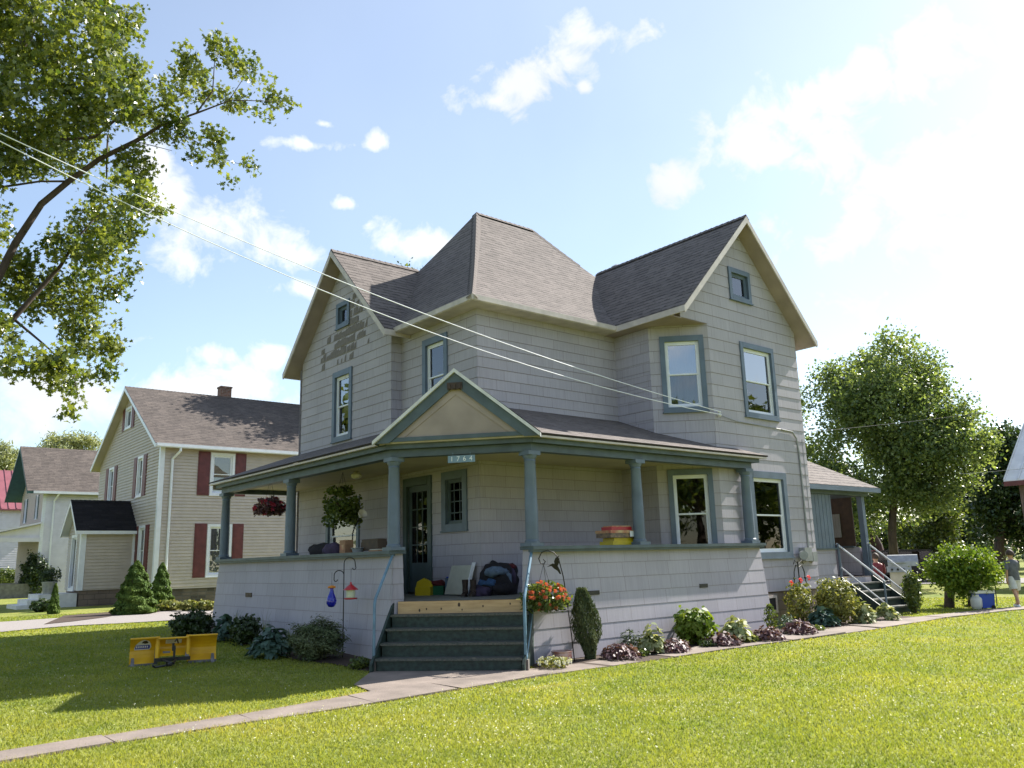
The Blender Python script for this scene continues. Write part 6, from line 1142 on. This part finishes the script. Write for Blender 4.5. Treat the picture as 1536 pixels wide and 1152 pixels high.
# ================================================================== people
def person(label,loc,rz,h,shirt,shorts,pose):
    T_=thing('person',label,'person',(0,0,0)); s=h/1.45
    # joints: (x right, y forward, z up), radius ; h=1.45 child
    J=dict(pel=(0,0,.76,.10),wa=(0,.0,.88,.095),ch=(0,.0,1.04,.11),nk0=(0,-.01,1.16,.065),nk=(0,0,1.215,.042),hd0=(0,.01,1.27,.065),hd=(0,.02,1.345,.085),hd2=(0,.015,1.40,.07))
    E=[('pel','wa'),('wa','ch'),('ch','nk0'),('nk0','nk'),('nk','hd0'),('hd0','hd'),('hd','hd2')]
    for sd,n_ in ((-1,'l'),(1,'r')):
        st=pose.get('stride',0)*sd; ar=pose.get('arm_'+n_,(0,0))
        J.update({'hip'+n_:(sd*.075,0,.73,.085),'kn'+n_:(sd*.085,st*.14+.01,.42,.052),'an'+n_:(sd*.085,st*.26-.03 if st else -.01,.09+(.03 if st<0 else 0),.034),'to'+n_:(sd*.095,(st*.26 if st else 0)+.12,.035,.03),
          'sh'+n_:(sd*.145,0,1.12,.05)})
        e=(sd*.19,.0+ar[0]*.2,.90+ar[0]*.02,.035); wv=(sd*(.20-ar[1]*.10),ar[0]*.34+.05,.71+ar[1]*.25,.024); J['el'+n_]=e;J['wr'+n_]=wv
        hx_,hy,hz=wv[0],wv[1]+.01+ar[1]*.05,wv[2]-.055*(1-ar[1]); J['pa'+n_]=(hx_,hy,hz,.028)
        E+= [('pel','hip'+n_),('hip'+n_,'kn'+n_),('kn'+n_,'an'+n_),('an'+n_,'to'+n_),('nk0','sh'+n_),('sh'+n_,'el'+n_),('el'+n_,'wr'+n_),('wr'+n_,'pa'+n_)]
        for i in range(4): 
            L_=(.05,.058,.054,.042)[i]; J[f'f{n_}{i}']=(hx_+.0,hy+(i-1.5)*.017+ar[1]*.02,hz-.03,.008); J[f'g{n_}{i}']=(hx_-sd*.012,hy+(i-1.5)*.019+ar[1]*.03,hz-.03-L_,.007); E+=[('pa'+n_,f'f{n_}{i}'),(f'f{n_}{i}',f'g{n_}{i}')]
        J['th'+n_]=(hx_-sd*.01,hy+.04,hz-.02,.008); E.append(('pa'+n_,'th'+n_))
    nm=list(J); me=bpy.data.meshes.new('body'); me.from_pydata([tuple(c*s for c in J[k][:3]) for k in nm],[(nm.index(a),nm.index(b)) for a,b in E],[]); o=bpy.data.objects.new('body',me); COL.objects.link(o); o.parent=T_
    o.modifiers.new('skin','SKIN'); 
    if not me.skin_vertices: 
        bm=bmesh.new();bm.from_mesh(me);bm.verts.layers.skin.verify();bm.to_mesh(me);bm.free()
    for i,k_ in enumerate(nm): r=J[k_][3]*s; me.skin_vertices[0].data[i].radius=(r,r); me.skin_vertices[0].data[i].use_root=(k_=='pel')
    sb_=o.modifiers.new('sub','SUBSURF'); sb_.levels=2; sb_.render_levels=2; me.materials.append(MT['skin'])
    # face: eyes, nose, mouth and ears
    S=lambda x,y,z:(x*s,y*s,z*s)
    mb=MB(); mb.blob(S(0,.105,1.325),(.012*s,.018*s,.018*s),8); mb.build('nose','skin',T_,smooth=True)
    for sd in (-1,1):
        mb=MB(); mb.blob(S(sd*.032,.092,1.345),(.012*s,.008*s,.009*s),8); mb.build('eye','white_paint',T_); mb=MB(); mb.blob(S(sd*.085,.01,1.335),(.012*s,.02*s,.028*s),8); mb.build('ear','skin',T_,smooth=True)
    mb=MB(); mb.blob(S(0,.095,1.29),(.024*s,.008*s,.007*s),8); mb.build('mouth','petal_pink' if 0 else 'cloth_red',T_)
    # hair cap
    mb=MB(); n=16; rows=8
    def hp(i,k_): a=math.pi*.56*i/rows; b_=2*math.pi*k_/n; back_=1+.0; z=1.365+.088*math.cos(a)*1.08; dn_=-.05*(i/rows)*(.5-.5*math.sin(b_)); return S(.098*math.sin(a)*math.cos(b_),.008+.105*math.sin(a)*math.sin(b_)-.004,z+dn_)
    for i in range(rows):
        for k_ in range(n): j=(k_+1)%n; mb.face([hp(i,k_),hp(i+1,k_),hp(i+1,j),hp(i,j)] if i else [hp(0,0),hp(1,k_),hp(1,j)])
    mb.build('hair','hair_brown',T_,smooth=True)
    def loft(rings,mb,n=18):
        R_=[[S(cx+rx*math.cos(6.283*i/n),cy+ry*math.sin(6.283*i/n),cz) for i in range(n)] for cx,cy,cz,rx,ry in rings]
        for a in range(len(R_)-1):
            for i in range(n): j=(i+1)%n; mb.face([R_[a][i],R_[a][j],R_[a+1][j],R_[a+1][i]])
    mb=MB(); loft([(0,0,.68,.155,.115),(0,0,.80,.148,.11),(0,0,.95,.145,.108),(0,0,1.06,.165,.112),(0,0,1.13,.175,.10),(0,0,1.175,.12,.08),(0,0,1.20,.062,.06)],mb)
    for n_,sd in (('l',-1),('r',1)):
        a=Vector(J['sh'+n_][:3]);b_=Vector(J['el'+n_][:3]); a2=a+(b_-a)*-.1+Vector((-sd*.01,0,.01)); mb.tube([S(*a2),S(*(a.lerp(b_,.4))),S(*(a.lerp(b_,.85)))],[.066*s,.066*s,.064*s],12,cap=False)
    mb.build('shirt',shirt,T_,smooth=True)
    mb=MB(); loft([(0,0,.66,.142,.11),(0,0,.78,.13,.10)],mb)
    for n_,sd in (('l',-1),('r',1)):
        a=Vector(J['hip'+n_][:3]);b_=Vector(J['kn'+n_][:3]); mb.tube([S(*(a+Vector((0,0,.03)))),S(*a.lerp(b_,.5)),S(*a.lerp(b_,.92))],[.095*s,.098*s,.092*s],14,cap=False)
    mb.build('shorts',shorts,T_,smooth=True)
    for n_ in 'lr':
        t=Vector(J['to'+n_][:3]);a=Vector(J['an'+n_][:3]); mb=MB(); mb.tube([S(*(Vector((t.x,a.y-.04,t.z)))),S(*Vector((t.x,(a.y+t.y)/2,t.z+.01))),S(*(t+Vector((0,.02,-.002))))],[.036*s,.042*s,.03*s],12); mb.build('shoe','cooler_white',T_,smooth=True)
    T_.location=Vector(tuple(loc)); T_.rotation_euler=(0,0,rz)
c=on(1527,911); person('boy in a grey T shirt and white shorts walking away at the right edge',c,math.radians(-40),1.46,'shirt_grey','shorts_white',{'stride':.7,'arm_l':(-.3,0),'arm_r':(.6,.5)})
c=at(1321,905,24.2); person('boy in a dark red T shirt standing behind the side step rails',(c[0],c[1],H(c[0],c[1])),math.radians(-55),1.45,'shirt_red','shorts_dark',{'stride':0,'arm_l':(.2,.2),'arm_r':(.9,.8)})
# ================================================================== LIGHT, SKY, CLOUDS
SUN=Vector((.7612,-.0466,.6468)).normalized(); sl_=bpy.data.lights.new('sun','SUN'); sl_.energy=5.0; sl_.angle=math.radians(.53); sl_.color=(1,.955,.88); so_=bpy.data.objects.new('sun',sl_); COL.objects.link(so_); so_.rotation_euler=SUN.to_track_quat('Z','Y').to_euler()
wd=bpy.data.worlds.new('World'); scene.world=wd; wd.use_nodes=True; t=wd.node_tree; L=t.links; bg=t.nodes['Background']; out=t.nodes['World Output']
sk=N(t,'ShaderNodeTexSky',sky_type='NISHITA'); sk.sun_disc=False; sk.sun_elevation=math.asin(SUN.z); sk.sun_rotation=math.atan2(SUN.x,SUN.y); sk.air_density=1.1; sk.dust_density=.5; sk.ozone_density=1.3; sk.altitude=300
L.new(sk.outputs[0],bg.inputs[0]); bg.inputs[1].default_value=.10
tc=N(t,'ShaderNodeTexCoord'); D_=tc.outputs['Generated']
def math_(op,a,b=None,c=None,clamp=False):
    n=N(t,'ShaderNodeMath',operation=op); n.use_clamp=clamp
    for i,v in enumerate((a,b,c)):
        if v is None: continue
        if isinstance(v,(int,float)): n.inputs[i].default_value=v
        else: L.new(v,n.inputs[i])
    return n.outputs[0]
def dot(v,vec): n=N(t,'ShaderNodeVectorMath',operation='DOT_PRODUCT'); L.new(v,n.inputs[0]); n.inputs[1].default_value=tuple(vec); return n.outputs['Value']
clouds=[(890,55,95,34),(770,125,75,45),(850,90,60,40),(740,150,45,20),(1230,190,150,95),(1120,210,90,75),(1015,272,48,34),(1370,300,190,170),(1350,110,120,70),(1500,330,150,200),(310,345,110,62),(430,375,80,52),(450,432,55,22),(610,366,85,34),(250,300,60,40),(80,610,190,62),(300,590,190,48),(318,530,38,20),(410,532,36,30),(200,512,42,24),(462,217,50,14),(572,214,22,17),(484,186,18,9),(875,130,14,12),(520,305,22,12),(240,240,45,60),(1540,150,60,90)]
tot=None
for (u,v,ru,rv) in clouds:
    d=ray(u,v); r_=np.cross(d,[0,0,1]); r_/=np.linalg.norm(r_); u_=np.cross(r_,d)
    a=math_('MULTIPLY',dot(D_,r_),FPX/ru*.97); b=math_('MULTIPLY',dot(D_,u_),FPX/rv*.97); g=math_('GREATER_THAN',dot(D_,d),.5)
    e=math_('SUBTRACT',1.,math_('SQRT',math_('ADD',math_('MULTIPLY',a,a),math_('MULTIPLY',b,b)))); e=math_('MAXIMUM',e,-1.2); e=math_('ADD',math_('MULTIPLY',math_('ADD',e,1.2),g),-1.2)
    tot=e if tot is None else math_('SMOOTH_MAX',tot,e,.25)
n1=N(t,'ShaderNodeTexNoise'); n1.inputs['Scale'].default_value=19; n1.inputs['Detail'].default_value=9; n1.inputs['Roughness'].default_value=.6; n1.inputs['Distortion'].default_value=.3; L.new(D_,n1.inputs['Vector'])
n2=N(t,'ShaderNodeTexNoise'); n2.inputs['Scale'].default_value=2.2; n2.inputs['Detail'].default_value=6; L.new(D_,n2.inputs['Vector'])
den=math_('ADD',tot,math_('MULTIPLY',math_('SUBTRACT',n1.outputs[0],.5),3.3))
# clouds elsewhere in the sky, away from the photographed part
vis=N(t,'ShaderNodeMapRange'); L.new(dot(D_,Fv),vis.inputs[0]); vis.inputs[1].default_value=.55; vis.inputs[2].default_value=.70; vis.inputs[3].default_value=1; vis.inputs[4].default_value=0
other=math_('SUBTRACT',math_('ADD',math_('MULTIPLY',math_('SUBTRACT',n2.outputs[0],.56),6),math_('MULTIPLY',math_('SUBTRACT',n1.outputs[0],.5),2.)),math_('MULTIPLY',math_('SUBTRACT',1.,vis.outputs[0]),5))
den=math_('MAXIMUM',den,other)
mk=N(t,'ShaderNodeMapRange',interpolation_type='SMOOTHSTEP'); L.new(den,mk.inputs[0]); mk.inputs[1].default_value=-.15; mk.inputs[2].default_value=1.0
# thin veil brightening towards the sun
sd=dot(D_,SUN); vl=N(t,'ShaderNodeMapRange'); L.new(sd,vl.inputs[0]); vl.inputs[1].default_value=.0; vl.inputs[2].default_value=1.0; vl.inputs[3].default_value=.06; vl.inputs[4].default_value=.34
msk=math_('MAXIMUM',math_('MULTIPLY',mk.outputs[0],.96),vl.outputs[0],None)
cbg=N(t,'ShaderNodeBackground'); cbg.inputs[0].default_value=(.95,.975,1,1); cs=N(t,'ShaderNodeMapRange'); L.new(n2.outputs[0],cs.inputs[0]); cs.inputs[1].default_value=.3; cs.inputs[2].default_value=.7; cs.inputs[3].default_value=.42; cs.inputs[4].default_value=.58; L.new(cs.outputs[0],cbg.inputs[1])
ms=N(t,'ShaderNodeMixShader'); L.new(msk,ms.inputs[0]); L.new(bg.outputs[0],ms.inputs[1]); L.new(cbg.outputs[0],ms.inputs[2]); L.new(ms.outputs[0],out.inputs[0])
wd.cycles.sampling_method='MANUAL'; wd.cycles.sample_map_resolution=512
vs_=scene.view_settings; vs_.view_transform='Standard'; vs_.look='None'; vs_.exposure=1.22; vs_.gamma=1
scene.render.engine='CYCLES'; scene.cycles.max_bounces=6; scene.cycles.transparent_max_bounces=12; scene.cycles.caustics_reflective=False; scene.cycles.caustics_refractive=False
scene.render.resolution_x=1024; scene.render.resolution_y=768
